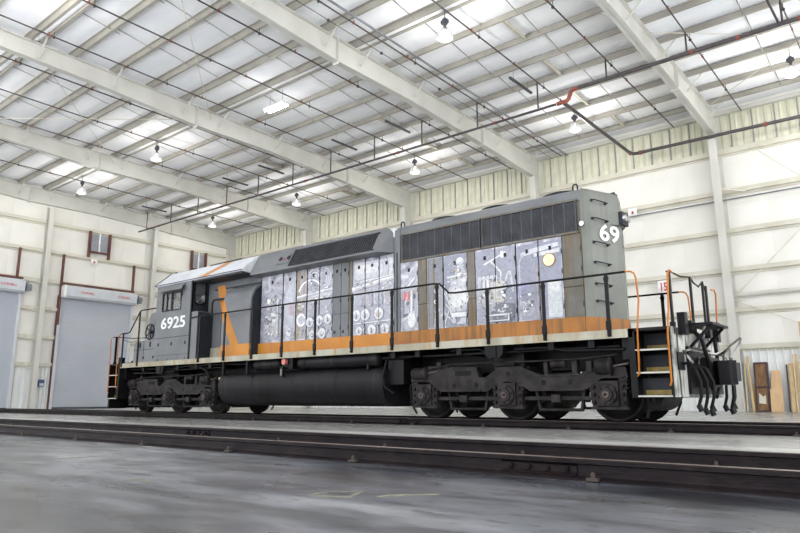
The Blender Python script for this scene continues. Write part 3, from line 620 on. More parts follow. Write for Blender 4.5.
part('tank_strap', 'loco_black', loco, lambda m: (m.box(-3.0, -2.94, -1.46, -1.38, 1.1, 1.47), m.box(-1.92, -1.86, -1.46, -1.38, 1.1, 1.47), m.box(2.5, 2.56, -1.4, -1.3, 1.1, 1.47)))
# fuel tank
TP = [(-1.0, 1.16), (-1.2, 1.155), (-1.33, 1.1), (-1.41, .98), (-1.43, .82), (-1.41, .62), (-1.34, .46), (-1.22, .34), (-1.05, .275), (-.85, .255)]
TP = TP + [(-y, z) for y, z in TP[::-1]]
def tank(m):
    m.prism(TP, 'x', -3.2, 2.92, True)
    sc = lambda k: [((y) * k, .7 + (z - .7) * k) for y, z in TP]
    n = len(TP)
    for xa, xb, ka, kb in ((-3.2, -3.34, 1, .86), (2.92, 2.98, 1, .97)):
        A = [(xa, *p) for p in sc(ka)]; B = [(xb, *p) for p in sc(kb)]
        m.add(A + B, [(k, (k + 1) % n, n + (k + 1) % n, n + k) for k in range(n)], True); m.add(B, [list(range(n))])
tk = part('fuel_tank', 'tank_black', loco, tank)
part('filler_cap', 'disc_cream', tk, lambda m: m.cyl((-3.24, -1.3, 1.0), (-3.24, -1.36, 1.0), .05, n=10))
for k in range(3): part('weld_rib', 'tank_black', tk, lambda m: m.prism([(y * 1.004, .7 + (z - .7) * 1.006) for y, z in TP], 'x', -1.7 + k * 1.6, -1.68 + k * 1.6, True))
for s_ in (-1, 1):
    for (a, b2) in ((-1.72, -.62), (.08, 2.82)):
        ar = part('air_reservoir', 'tank_black', loco, lambda m: m.lathe([(0, a), (.1, a + .01), (.145, a + .05), (.16, a + .1), (.16, b2 - .1), (.145, b2 - .05), (.1, b2 - .01), (0, b2)], (0, s_ * 1.27, 1.335), 20, 'x'))
        for x in (a + .3, b2 - .3): part('band', 'loco_black', ar, lambda m: m.cyl((x - .03, s_ * 1.27, 1.335), (x + .03, s_ * 1.27, 1.335), .166, n=20))
part('fuel_cutoff', 'red_cap', loco, lambda m: (m.cyl((-.36, -1.38, 1.38), (-.36, -1.47, 1.38), .075, n=14)))
part('cutoff_box', 'loco_black', loco, lambda m: (m.box(-.5, -.1, -1.38, -1.25, 1.2, 1.47), m.box(-.48, -.36, -1.48, -1.42, 1.0, 1.26)))
part('cutoff_tag', 'worn_sheen_grey', loco, lambda m: m.box(-.445, -.395, -1.488, -1.48, 1.03, 1.2))
part('compressor_box', 'loco_black', loco, lambda m: (m.box(3.0, 3.45, -1.2, 1.2, .75, 1.45), m.cyl((2.86, -1.22, 1.35), (3.7, -1.22, 1.35), .05, n=10)))

# ---- trucks
SF = [(-2.45, .80), (-2.42, .99), (-2.0, 1.04), (-1.94, 1.12), (-1.44, 1.12), (-1.4, 1.1), (-.72, 1.07), (-.66, .86), (-.5, .86), (-.18, 1.06), (.32, 1.05), (.72, .88), (1.55, .88), (1.75, .98), (2.42, .98), (2.45, .79),
      (1.96, .79), (1.66, .59), (.52, .57), (.24, .73), (.0, .77), (-.2, .73), (-.45, .58), (-.55, .57), (-1.65, .58), (-1.95, .79)]
def truck(name_x):
    t = bpy.data.objects.new('truck', None); COL.objects.link(t); t.parent = loco; t.location = (name_x, 0, 0)
    wm = MB()
    wm.lathe([(.0, -.05), (.12, -.05), (.14, -.02), (.3, .01), (.42, -.01), (.455, -.06), (.508, -.065), (.512, .045), (.54, .055), (.54, .075), (.46, .075), (.42, .05), (.3, .06), (.0, .06)], (0, 0, 0), 32, 'y')
    wmesh = wm.mesh('wheel', 'wheel_steel')
    for ax in (-2.07, 0, 2.07):
        for s_ in (-1, 1):
            o = obj('wheel', wmesh, t, (ax, s_ * .75, .508 + .006)); o.scale.y = -s_
        part('axle', 'wheel_steel', t, lambda m: m.cyl((ax, -1.1, .51), (ax, 1.1, .51), .09, n=14))
        part('traction_motor', 'truck_black', t, lambda m: (m.cyl((ax + .42, -.55, .55), (ax + .42, .55, .55), .36, n=20), m.box(ax, ax + .45, -.5, .5, .3, .85)))
    capb = MB().cyl((0, -.035, 0), (0, .035, 0), .024, n=6).mesh('cap_bolt', 'truck_black'); linb = MB().cyl((0, -.05, 0), (0, .05, 0), .035, n=6).mesh('liner_bolt', 'truck_black')
    for s_ in (-1, 1):
        X = mx_(-s_)
        sf = part('side_frame', 'truck_black', t, lambda m: m.prism(SF, 'y', -1.2, -1.04), X)
        for (a, b2, z0, z1) in ((-2.42, -1.98, .81, .86), (-1.62, -.6, .575, .61), (.5, 1.64, .575, .61), (.75, 1.55, .85, .88), (-1.95, -1.42, 1.08, 1.12)): part('frame_rib', 'truck_black', sf, lambda m: m.box(a, b2, -1.225, -1.2, z0, z1), X)
        for hx, hz, hr in ((-1.28, .7, .055), (-.73, .7, .055), (.03, .92, .045), (.8, .73, .055), (1.35, .73, .055)): part('core_hole', 'grille_back', sf, lambda m: m.cyl((hx, -1.17, hz), (hx, -1.203, hz), hr, n=14), X)
        part('core_hole', 'grille_back', sf, lambda m: m.box(-1.25, -.85, -1.205, -1.19, .9, 1.0), X)
        for ax in (-2.07, 0, 2.07):
            jb = part('journal_box', 'truck_black', t, lambda m: (m.box(ax - .2, ax + .2, -1.24, -1.0, .3, .74), m.cyl((ax, -1.24, .5), (ax, -1.29, .5), .19, .18, n=20), m.cyl((ax, -1.29, .5), (ax, -1.33, .5), .12, .115, n=16)), X)
            part('journal_cap', 'rust_hub', jb, lambda m: (m.cyl((ax, -1.33, .5), (ax, -1.345, .5), .065, n=14)), X)
            part('cap_hole', 'grille_back', jb, lambda m: (m.cyl((ax, -1.34, .5), (ax, -1.35, .5), .028, n=10)), X)
            for a in [k * math.pi / 3 + .3 for k in range(6)]: obj('cap_bolt', capb, jb, X((ax + .15 * math.cos(a), -1.28, .5 + .15 * math.sin(a))))
            for k in (-1, 1):
                for zz in (.36, .5, .64): obj('liner_bolt', linb, jb, X((ax + k * .27, -1.2, zz)))
            part('pedestal', 'truck_black', t, lambda m: (m.prism([(ax - .36, .82), (ax - .2, .82), (ax - .2, .26), (ax - .3, .26), (ax - .33, .5)], 'y', -1.19, -1.05), m.prism([(ax + .36, .82), (ax + .2, .82), (ax + .2, .26), (ax + .3, .26), (ax + .33, .5)], 'y', -1.19, -1.05), m.box(ax - .34, ax + .34, -1.2, -1.08, .235, .285)), X)
            for k in (-1, 1):
                part('brake_shoe', 'truck_black', t, lambda m: m.prism([(ax + k * .56, .36), (ax + k * .64, .36), (ax + k * .66, .52), (ax + k * .62, .7), (ax + k * .54, .68), (ax + k * .575, .52)], 'y', -.85, -.68), X)
                part('coil_spring', 'truck_black', t, lambda m: m.tube([(ax + k * .3 + .075 * math.cos(q * .8), -1.12 + .075 * math.sin(q * .8), .55 + q * .0085) for q in range(36)], .018, 6), X)
        for (a, b2, zz, r) in ((-2.38, -1.98, .97, .135), (1.86, 2.2, 1.0, .15), (.97, 1.29, 1.075, .075), (-.3, .2, 1.12, .05)):
            bc = part('brake_cylinder', 'truck_black', t, lambda m: m.lathe([(0, a), (r * .6, a), (r * .92, a + .02), (r, a + .06), (r, b2 - .07), (r * 1.12, b2 - .06), (r * 1.12, b2 - .02), (r * .5, b2), (0, b2)], (0, -1.2, zz), 18, 'x'), X)
            if r > .1: part('push_rod', 'bolt_steel', bc, lambda m: m.cyl((b2, -1.2, zz), (b2 + .28, -1.2, zz + .04), .022, n=8), X)
        part('cylinder_bracket', 'truck_black', t, lambda m: (m.box(.82, .9, -1.2, -1.05, .85, 1.14), m.box(1.4, 1.5, -1.2, -1.05, .85, 1.14), m.box(-1.72, -1.6, -1.23, -1.05, 1.05, 1.2), m.box(1.7, 1.8, -1.24, -1.05, .9, 1.1)), X)
        for (a, b2) in ((-1.75, -.35), (.35, 1.75)):
            part('brake_rod', 'truck_black', t, lambda m: (m.box(a, b2, -1.14, -1.08, .4, .47), m.box((a + b2) / 2 - .1, (a + b2) / 2 + .08, -1.2, -1.06, .36, .5)), X)
            part('brake_hanger', 'truck_black', t, lambda m: (m.bar((a + .2, -1.0, .6), (a + .28, -1.0, .2), .05, .07), m.bar((b2 - .2, -1.0, .6), (b2 - .28, -1.0, .2), .05, .07), m.cyl((a + .28, -1.0, .22), (b2 - .28, -1.0, .22), .03, n=8)), X)
        part('sand_pipe', 'truck_black', t, lambda m: m.tube([(-2.35, -1.05, .95), (-2.62, -1.0, .7), (-2.68, -.9, .35), (-2.6, -.8, .1)], .025), X)
        part('sand_pipe', 'truck_black', t, lambda m: (m.tube([(2.35, -1.05, .95), (2.62, -1.0, .7), (2.68, -.9, .35), (2.6, -.8, .1)], .025)), X)
        part('brake_line', 'truck_black', t, lambda m: m.tube([(-1.9, -1.24, 1.06), (-1.3, -1.26, 1.14), (-.4, -1.26, 1.15), (.6, -1.26, 1.14), (1.6, -1.25, 1.15), (2.3, -1.24, 1.2)], .017), X)
    part('bolster', 'truck_black', t, lambda m: (m.box(-.4, .4, -1.0, 1.0, .78, 1.06), m.box(-1.3, -.75, -1.04, 1.04, .65, .88), m.box(.75, 1.3, -1.04, 1.04, .65, .88)))
    return t
truck(6.11); truck(-6.11)
t_lab = [c for c in loco.children if c.name.startswith('truck')]

# ---- long hood
def hood_roof(m, x0, x1, top=4.6):
    pr = [(-.95, 4.28), (-.945, 4.4), (-.9, 4.49), (-.82, 4.535), (-.6, 4.56), (0, top), (.6, 4.56), (.82, 4.535), (.9, 4.49), (.945, 4.4), (.95, 4.28)]
    m.prism(pr, 'x', x0, x1, False)
hood = part('long_hood', 'loco_grey', loco, lambda m: (m.box(-4.62, 3.02, -YH + .02, YH - .02, DZ1, 4.3)))
part('radiator_body', 'loco_rusty', loco, lambda m: m.box(3.02, 7.78, -YH + .02, YH - .02, DZ1, 4.28))
part('hood_roof', 'loco_grey', loco, lambda m: (hood_roof(m, 3.02, 7.74)))
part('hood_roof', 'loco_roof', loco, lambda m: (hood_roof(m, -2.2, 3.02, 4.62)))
part('hood_post', 'loco_grey', loco, lambda m: (m.box(3.0, 3.16, -.965, -.94, DZ1, 4.44), m.box(3.0, 3.16, .94, .965, DZ1, 4.44)))
def tail(m):
    pl = [(7.74, -.95), (7.82, -.93), (7.9, -.86), (8.165, -.07), (8.18, -.03), (8.18, .03), (8.165, .07), (7.9, .86), (7.82, .93), (7.74, .95)]
    n = len(pl); lv = [(DZ1, 1, 0), (4.36, 1, 0), (4.45, .985, .02), (4.52, .94, .06), (4.56, .85, .13)]
    vs = [(7.74 + (x - 7.74) * 1 - d * (1 if x > 7.76 else 0), y * k, z) for z, k, d in lv for x, y in pl]
    fs = [(l * n + k, l * n + (k + 1) % n, (l + 1) * n + (k + 1) % n, (l + 1) * n + k) for l in range(len(lv) - 1) for k in range(n)]
    m.add(vs, fs); m.add(vs[-n:], [list(range(n))]); m.add(vs[:n], [list(range(n))])
tl = part('hood_end', 'loco_end', loco, tail)
# number halves on the angled end, grab irons, headlight
ang = math.atan2(.79, .265)
for s_, body in ((-1, '69'), (1, '25')):
    d = Vector((.265, .79, 0)).normalized()
    if s_ < 0:
        p = Vector((7.9, -.86, 3.47)) + d * .23; fit_text('road_number', body, .58, .35, 'number_white', tl, p + Vector((.012, -.006, 0)), (R(90), 0, ang), .02)
    else:
        p = Vector((8.165, .09, 3.47)) ; fit_text('road_number', body, .47, .31, 'number_white', tl, p + Vector((.012, .006, 0)), (R(90), 0, math.pi - ang), .02)
        continue
    for zz in (4.27, 3.9, 3.42, 3.02, 2.6, 2.26):
        a = Vector((7.9, s_ * .86, zz)) + Vector((d.x, -s_ * d.y, 0)) * .06; b2 = Vector((7.9, s_ * .86, zz - .02)) + Vector((d.x, -s_ * d.y, 0)) * .45; nv = Vector((d.y, s_ * d.x, 0)) * .07
        part('grab_iron', 'loco_dark', tl, lambda m: (m.tube([a, a + nv, b2 + nv, b2], .012, 6), m.cyl(a, a + nv * .3, .03, n=8), m.cyl(b2, b2 + nv * .3, .03, n=8)))
hl = part('headlight', 'loco_dark', loco, lambda m: m.box(8.1, 8.28, -.16, .16, 3.86, 4.12))
part('headlight_pod', 'loco_end', hl, lambda m: m.prism([(7.95, -.5), (8.2, -.17), (8.2, .17), (7.95, .5)], 'z', 3.84, 4.14))
for y in (-.08, .08): part('lens', 'chrome', hl, lambda m: (m.cyl((8.28, y, 3.99), (8.33, y, 3.99), .075, .07, n=16)))
part('horn_bracket', 'loco_dark', loco, lambda m: (m.cyl((7.7, .62, 4.52), (7.7, .62, 4.68), .06, n=10), m.cyl((7.52, .62, 4.72), (7.86, .62, 4.74), .035, .06, n=10), m.cyl((7.6, .74, 4.72), (7.86, .74, 4.73), .03, .05, n=10)))
part('rear_marker_lamp', 'chrome', loco, lambda m: m.cyl((7.78, -.95, 3.78), (7.78, -1.01, 3.78), .05, n=12))
# roof fans
for x in (7.02, 5.46, 4.03):
    f = part('radiator_fan', 'loco_dark', loco, lambda m: (m.lathe([(.52, 0), (.52, .13), (.48, .13), (.48, .0)], (x, 0, 4.56), 28)))
    part('fan_grille', 'rust_hub', f, lambda m: [m.tube([(x + .5 * math.cos(a), .5 * math.sin(a), 4.69), (x, 0, 4.72)], .008, 4) for a in [k * math.pi / 8 for k in range(16)]])
f = part('dynamic_brake_fan', 'loco_dark', loco, lambda m: (m.lathe([(.52, 0), (.52, .13), (.48, .13), (.48, .0)], (1.9, 0, 4.58), 28)))
part('fan_grille', 'rust_hub', f, lambda m: [m.tube([(1.9 + .5 * math.cos(a), .5 * math.sin(a), 4.71), (1.9, 0, 4.74)], .008, 4) for a in [k * math.pi / 8 for k in range(16)]])
part('exhaust_stack', 'loco_dark', loco, lambda m: m.box(.1, 1.0, -.22, .22, 4.58, 4.72))
for x, y in ((3.12, -.8), (7.6, -.8), (3.12, .8)):
    part('lifting_lug', 'loco_dark', loco, lambda m: m.tube([(x - .05, y, 4.5), (x - .05, y, 4.62), (x - .03, y, 4.66), (x + .03, y, 4.66), (x + .05, y, 4.62), (x + .05, y, 4.5)], .018, 6))
# radiator grilles
for s_ in (-1, 1):
    X = mx_(-s_)
    for (a, b2) in ((3.25, 5.42), (5.5, 7.66)):
        g = part('radiator_grille', 'grille_back', loco, lambda m: m.box(a, b2, -.965, -.9, 3.66, 4.27), X)
        def louv(m):
            for k in range(26): z = 3.675 + k * .0228; m.add([(a, -.982, z), (b2, -.982, z), (b2, -.982, z - .0105), (a, -.982, z - .0105)], [(0, 1, 2, 3)])
        o = part('louvres', 'grille_bar', g, louv, X); o['kind'] = 'stuff'
        n = 9
        for k in range(n + 1): part('grille_bar', 'grille_bar', g, lambda m: m.box(a + (b2 - a) * k / n - .008, a + (b2 - a) * k / n + .008, -.996, -.965, 3.64, 4.29), X)
        part('grille_frame', 'loco_rusty', g, lambda m: (m.box(a - .03, b2 + .03, -.99, -.95, 4.27, 4.31), m.box(a - .03, b2 + .03, -.99, -.95, 3.61, 3.655)), X)
# flared dynamic-brake housing
WP = [(-.93, 4.56), (-1.0, 4.5), (-1.3, 3.95), (-1.3, 3.9), (-.93, 3.87)]
for s_ in (-1, 1):
    X = mx_(-s_)
    def flare(m):
        m.prism(WP, 'x', -2.12, 2.72)
        m.add([(2.72, *p) for p in WP] + [(2.95, -.93, 4.4), (2.95, -.93, 3.9)], [(0, 1, 5), (1, 2, 5), (2, 3, 6, 5), (3, 4, 6)])
    fl = part('brake_housing', 'loco_grey', loco, flare, X)
    q = lambda t_: (-1.0 - .3 * t_, 4.5 - .55 * t_)
    nrm = (-.878, -.479)
    def on(t_, d): y, z = q(t_); return (y + nrm[0] * d, z + .479 * d)
    def back(m): m.add([(-.42, *on(.16, .006)), (2.55, *on(.16, .006)), (2.55, *on(.95, .006)), (-.42, *on(.95, .006))], [(0, 1, 2, 3)])
    part('grille_back', 'grille_back', fl, back, X)
    def bars(m):
        for k in range(46):
            x = -.4 + k * .0648; m.bar((x, *on(.16, .015)), (x, *on(.95, .015)), .012, .013, up=(1, 0, 0))
    o = part('grille_bars', 'grille_bar', fl, bars, X); o['kind'] = 'stuff'
    part('grille_frame', 'loco_dark', fl, lambda m: (m.bar((-.45, *on(.12, .012)), (-.45, *on(.99, .012)), .05, .05, (1, 0, 0)), m.bar((-.45, *on(.98, .012)), (2.6, *on(.98, .012)), .03, .03), m.bar((-.45, *on(.14, .012)), (2.6, *on(.14, .012)), .03, .03)), X)
    part('class_lamp_panel', 'loco_grey', fl, lambda m: m.bar((-1.05, *on(.5, .01)), (-.6, *on(.5, .01)), .35, .012, up=(0, nrm[0], .479)), X)
    for x in (-.95, -.62): part('class_lamp', 'loco_dark', fl, lambda m: m.bar((x - .04, *on(.5, .03)), (x + .04, *on(.5, .03)), .1, .03, up=(0, nrm[0], .479)), X)
    part('red_lens', 'red_letter', fl, lambda m: m.bar((-.815, *on(.55, .03)), (-.765, *on(.55, .03)), .05, .02, up=(0, nrm[0], .479)), X)
# orange band along the foot of the hood
for s_ in (-1, 1):
    X = mx_(-s_)
    for k, (a, b2, m_) in enumerate(((-3.55, -.7, 'orange'), (-.7, .35, 'orange'), (.35, 2.98, 'orange'), (2.98, 4.3, 'orange_rust'), (4.3, 5.6, 'orange_rust'), (5.6, 7.74, 'orange_rust'))):
        part('orange_band', m_, loco, lambda m: m.box(a + .004, b2 - .004, -.995, -.9, DZ1, 1.965), X)
    part('base_band', 'cream', loco, lambda m: m.box(-4.6, -3.56, -.985, -.9, DZ1, 1.95), X)
    part('end_band', 'orange_rust', tl, lambda m: m.prism([(7.74, -.98), (7.83, -.955), (7.92, -.875), (8.19, -.07), (8.205, -.0), (8.1, 0), (7.8, -.8)], 'z', DZ1, 1.95), X)
# ---- hood doors, latches, printed vinyl
ZL, ZR = 3.87, 3.6
DR = [(-1.97, -1.05, 'v'), (-1.03, -.5, 'v'), (-.48, -.07, 'v'), (-.05, .41, 'v'), (.43, .9, 'v'), (.92, 1.2, 'g'), (1.22, 1.48, 'g'), (1.5, 1.61, 'p'), (1.63, 2.04, 'v'), (2.06, 2.5, 'v'), (2.52, 2.97, 'v'),
      (3.18, 3.7, 'v'), (3.72, 3.95, 'p'), (3.97, 4.42, 'v'), (4.44, 5.06, 'v'), (5.08, 5.27, 'p'), (5.29, 5.78, 'v'), (5.8, 6.27, 'v'), (6.3, 6.8, 'v'), (6.82, 7.32, 'v'), (7.34, 7.73, 'r')]
DM = {'v': 'vinyl_ground', 'p': 'loco_post', 'g': 'loco_grey', 'r': 'loco_rusty'}
for (a, b2, k) in DR:
    zt = ZL if a < 3 else ZR; zm = 2.56
    d = part('hood_door', DM[k], loco, lambda m: (m.box(a, b2, -.97, -.92, 1.97, zm - .006), m.box(a, b2, -.97, -.92, zm + .006, zt)))
    if k in 'vg' and b2 - a > .25:
        xc = (a + b2) / 2
        part('latch', 'loco_dark', d, lambda m: (m.box(xc - .025, xc + .025, -.99, -.97, zt - .24, zt - .16), m.cyl((xc, -.99, zt - .2), (xc, -1.0, zt - .2), .014, n=8)))
        if k == 'g': part('latch', 'loco_dark', d, lambda m: (m.box(a + .06, a + .1, -.99, -.97, 2.06, 2.13)))
    for zz in (2.2, 2.9, zt - .3): part('hinge', 'loco_dark' if k != 'p' else 'loco_post', d, lambda m: m.cyl((b2 - .01, -.975, zz - .05), (b2 - .01, -.972, zz + .05), .010, n=6))
for (a, b2, k), nx in zip(DR[:-1], DR[1:]):
    if k == 'v' and nx[2] == 'v': part('door_gap', 'loco_dark', loco, lambda m: m.box((b2 + nx[0]) / 2 - .003, (b2 + nx[0]) / 2 + .003, -.99, -.96, 1.97, ZL if a < 3 else ZR))
class Print(MB):
    def __init__(s): super().__init__(); s.y = -.9715
    def poly(s, pts, c): s.c = tuple(v * q for v, q in zip(c, (.9, .9, .885))); s.y -= .0002; s.add([(x, s.y, z) for x, z in pts], [list(range(len(pts)))])
    def disc(s, x, z, r, c, rz=None, n=18): s.poly([(x + r * math.cos(2 * math.pi * k / n), z + (rz or r) * math.sin(2 * math.pi * k / n)) for k in range(n)], c)
    def arc(s, x, z, r, w_, a0, a1, c, rz=1, n=14):
        P = [R(a0 + (a1 - a0) * k / n) for k in range(n + 1)]; s.c = c; s.y -= .0002
        vs = [(x + r * math.cos(t), s.y, z + r * rz * math.sin(t)) for t in P] + [(x + (r + w_) * math.cos(t), s.y, z + (r + w_) * rz * math.sin(t)) for t in P]
        s.add(vs, [(k, k + 1, n + 2 + k, n + 1 + k) for k in range(n)])
    def line(s, pts, w_, c):
        for p, q in zip(pts[:-1], pts[1:]):
            d = Vector((q[0] - p[0], q[1] - p[1])).normalized() * (w_ / 2); s.poly([(p[0] - d.y, p[1] + d.x), (q[0] - d.y, q[1] + d.x), (q[0] + d.y, q[1] - d.x), (p[0] + d.y, p[1] - d.x)], c)
    def rect(s, x0, x1, z0, z1, c, r=.03):
        P = []
        for cx, cz, a in ((x1 - r, z1 - r, 0), (x0 + r, z1 - r, 90), (x0 + r, z0 + r, 180), (x1 - r, z0 + r, 270)): P += [(cx + r * math.cos(R(a + t)), cz + r * math.sin(R(a + t))) for t in (0, 30, 60, 90)]
        s.poly(P, c)
    def rod(s, p, q, w_, pal=((150, 150, 162), (206, 206, 216), (244, 244, 248))):
        s.line([p, q], w_, pal[0]); s.line([p, q], w_ * .7, pal[1]); s.line([(p[0], p[1] + w_ * .12), (q[0], q[1] + w_ * .12)], w_ * .28, pal[2])
    def clutter(s, x0, x1, z0, z1, n, seed, big=.14):
        g = random.Random(seed); pal = [(236, 236, 242), (216, 217, 226), (196, 197, 208), (168, 170, 182), (134, 136, 148), (104, 106, 118), (246, 246, 248), (188, 178, 166)]
        for _ in range(n):
            sz = big * (.25 + .75 * g.random()); x = g.uniform(x0 + sz, x1 - sz) if x1 - x0 > 2 * sz else (x0 + x1) / 2; z = g.uniform(z0 + sz, z1 - sz); c = g.choice(pal); k = g.random()
            if k < .3: s.disc(x, z, sz * .6, c, sz * g.uniform(.4, .7), 12); s.disc(x, z, sz * .3, g.choice(pal), None, 10)
            elif k < .6: s.rect(x - sz * .7, x + sz * .7, z - sz * .45, z + sz * .45, c, .02)
            elif k < .85: s.rod((x - sz * .7, z - sz * g.uniform(-.7, .7)), (x + sz * .7, z + sz * g.uniform(-.7, .7)), sz * .4)
            else: s.arc(x, z, sz * .45, sz * .18, g.uniform(0, 180), g.uniform(200, 360), c)
W_, LG, MG, DG = (240, 240, 245), (206, 207, 218), (166, 168, 182), (116, 118, 132)
def fine(p, x0, x1, z0, z1, seed):
    n = int((x1 - x0) * (z1 - z0) * 70)
    p.clutter(x0, x1, z0, z1, n, seed, .055)
def gauge(p, x, z, r):
    p.disc(x, z, r, MG); p.disc(x, z, r * .86, W_); p.disc(x, z - r * .1, r * .6, LG); p.poly([(x - r * .22, z - r * .5), (x + r * .2, z - r * .5), (x + r * .1, z + r * .25), (x - r * .05, z + r * .3)], DG); p.disc(x + r * .3, z + r * .3, r * .18, (250, 250, 250))
P = Print()                                             # beside the cab: control gear
P.poly([(-1.85, 2.05), (-1.1, 2.05), (-1.1, 3.25), (-1.35, 3.35), (-1.6, 3.4), (-1.85, 3.1)], (176, 178, 194)); P.clutter(-1.85, -1.08, 2.05, 3.35, 60, 3, .16); P.disc(-1.62, 3.15, .08, (250, 250, 250)); P.rect(-1.3, -1.18, 2.1, 2.75, LG); P.rod((-1.24, 2.08), (-1.24, 3.2), .06); P.disc(-1.27, 3.62, .03, (206, 90, 70)); fine(P, -1.86, -1.07, 2.02, 3.3, 301)
P.build('engine_print', 'vinyl_print', loco)
P = Print()                                             # main generator body
P.poly([(-1.0, 2.75), (-.98, 3.2), (-.88, 3.5), (-.7, 3.68), (-.52, 3.72), (-.52, 2.25), (-.75, 2.3), (-.92, 2.5)], (184, 186, 202)); P.poly([(-.96, 2.8), (-.94, 3.2), (-.8, 3.5), (-.62, 3.62), (-.6, 2.4), (-.8, 2.5)], (200, 201, 214)); P.rect(-.76, -.58, 2.66, 3.02, (196, 176, 190), .06); P.clutter(-.9, -.52, 2.0, 2.4, 12, 8, .1)
P.build('engine_print', 'vinyl_print', loco)
P = Print()
P.rect(-.47, -.08, 2.0, 3.82, (176, 174, 184)); P.poly([(-.46, 2.0), (-.36, 2.0), (-.34, 3.84), (-.46, 3.84)], (158, 140, 112)); P.poly([(-.22, 2.3), (-.16, 2.3), (-.14, 3.84), (-.21, 3.84)], (166, 152, 130)); P.rod((-.47, 3.12), (-.08, 3.17), .1); P.arc(.05, 3.2, .42, .05, 105, 168, W_, .8); P.clutter(-.45, -.1, 2.7, 3.1, 10, 71, .09); P.clutter(-.45, -.1, 2.02, 2.3, 10, 72, .08); P.disc(-.27, 2.5, .18, LG, .2); P.arc(-.27, 2.5, .12, .05, 20, 330, W_); fine(P, -.46, -.1, 2.02, 3.1, 302)
P.build('engine_print', 'vinyl_print', loco)
P = Print()
P.rect(-.04, .88, 2.0, 3.82, (178, 179, 194)); P.arc(.05, 3.2, .42, .05, 30, 150, W_, .8)
for k in range(3): P.arc(.55, 3.55, .12 + .07 * k, .025, -80, 80, (214, 214, 224)); P.arc(.2, 3.55, .1 + .08 * k, .03, 20, 200, (206, 206, 216))
P.rect(-.04, .88, 3.08, 3.26, LG, .06); P.rod((-.04, 3.16), (.88, 3.24), .1); P.clutter(-.02, .88, 2.95, 3.12, 22, 12, .08); P.rect(0, .4, 2.6, 2.95, (190, 190, 204)); P.rect(.46, .86, 2.6, 2.95, (184, 185, 198)); P.clutter(-.02, .88, 2.28, 2.62, 26, 4, .1)
for x, z in ((.08, 2.42), (.45, 2.44), (.76, 2.46), (.2, 2.08), (.55, 2.1)): gauge(P, x, z, .15)
P.clutter(-.02, .88, 2.0, 2.25, 18, 9, .08); fine(P, -.03, .88, 2.0, 3.75, 303)
P.build('engine_print', 'vinyl_print', loco)
P = Print()                                             # power assemblies with round covers
P.rect(1.64, 2.96, 2.0, 3.8, (182, 183, 198)); P.rect(1.68, 2.94, 3.36, 3.78, (214, 214, 224), .08); P.rect(1.72, 2.5, 3.5, 3.72, (234, 234, 240), .08)
for k in range(3): P.arc(2.55, 3.55, .1 + .07 * k, .03, -75, 75, (150, 140, 140) if k == 2 else MG, 1.5)
P.rod((1.6, 3.12), (2.96, 3.3), .16); P.rod((1.7, 3.28), (2.96, 3.36), .06); P.clutter(1.66, 2.95, 3.05, 3.3, 24, 31, .08)
for k in range(4): P.rect(1.68 + .33 * k, 1.96 + .33 * k, 2.68, 3.05, (188 + 6 * (k % 2), 189, 204), .04); P.line([(1.7 + .33 * k, 2.7), (1.7 + .33 * k, 3.04)], .02, (222, 222, 230))
for x in (1.76, 2.06, 2.5, 2.9): gauge(P, x, 2.46, .165 if x < 2.8 else .06)
P.disc(2.48, 2.44, .05, (208, 190, 170)); P.rod((1.66, 2.25), (2.95, 2.27), .05)
for x in (1.86, 2.28, 2.7): gauge(P, x, 2.07, .15 if x > 2 else .12)
fine(P, 1.65, 2.95, 2.6, 3.35, 304); fine(P, 1.65, 2.95, 2.0, 2.3, 305)
P.build('engine_print', 'vinyl_print', loco)
P = Print()                                             # oil filter and pump with two red canisters
P.poly([(3.3, 2.02), (3.68, 2.02), (3.68, 3.2), (3.6, 3.4), (3.48, 3.35), (3.36, 3.1), (3.3, 2.7)], (186, 188, 204)); P.clutter(3.22, 3.68, 2.05, 3.3, 34, 21, .13); P.rod((3.5, 2.05), (3.52, 2.9), .12); P.disc(3.52, 2.22, .12, W_, .18); P.rod((3.4, 3.0), (3.62, 3.2), .1)
for x in (3.3, 3.42): P.rect(x - .045, x + .045, 2.68, 2.88, (214, 120, 126), .02); P.rect(x - .03, x - .005, 2.69, 2.87, (236, 170, 174), .01)
P.build('engine_print', 'vinyl_print', loco)
P = Print(); P.rect(3.98, 4.41, 2.0, 3.58, (132, 134, 146)); P.poly([(4.13, 2.0), (4.2, 2.0), (4.19, 3.58), (4.14, 3.58)], (120, 104, 78)); P.poly([(4.0, 2.0), (4.03, 2.0), (4.03, 3.58), (4.0, 3.58)], (116, 104, 84)); P.poly([(4.15, 2.0), (4.41, 2.0), (4.41, 2.9), (4.28, 2.95), (4.2, 2.5)], (168, 168, 178)); P.clutter(4.12, 4.41, 2.05, 2.95, 16, 5, .1); P.build('engine_print', 'vinyl_print', loco)
P = Print()                                             # governor end: round bolted cover, lattice of pipes
P.rect(4.46, 5.05, 2.0, 3.58, (150, 153, 172)); P.poly([(4.6, 2.9), (4.72, 3.1), (4.8, 3.3), (4.95, 3.3), (5.05, 3.1), (5.05, 2.85)], LG); P.rod((4.55, 3.08), (5.05, 3.12), .08); P.disc(4.88, 3.42, .11, LG, .08); P.disc(4.88, 3.46, .08, W_, .05); P.rod((4.8, 3.3), (4.98, 3.32), .06); P.clutter(4.6, 5.04, 2.88, 3.35, 16, 2, .09)
P.rect(4.56, 5.05, 2.3, 2.88, (206, 207, 216), .1); P.disc(4.83, 2.6, .27, (224, 224, 230)); P.disc(4.83, 2.6, .2, (240, 240, 244)); P.disc(4.9, 2.7, .1, W_)
for k in range(10): P.disc(4.83 + .235 * math.cos(k * .628), 2.6 + .235 * math.sin(k * .628), .018, DG, None, 8)
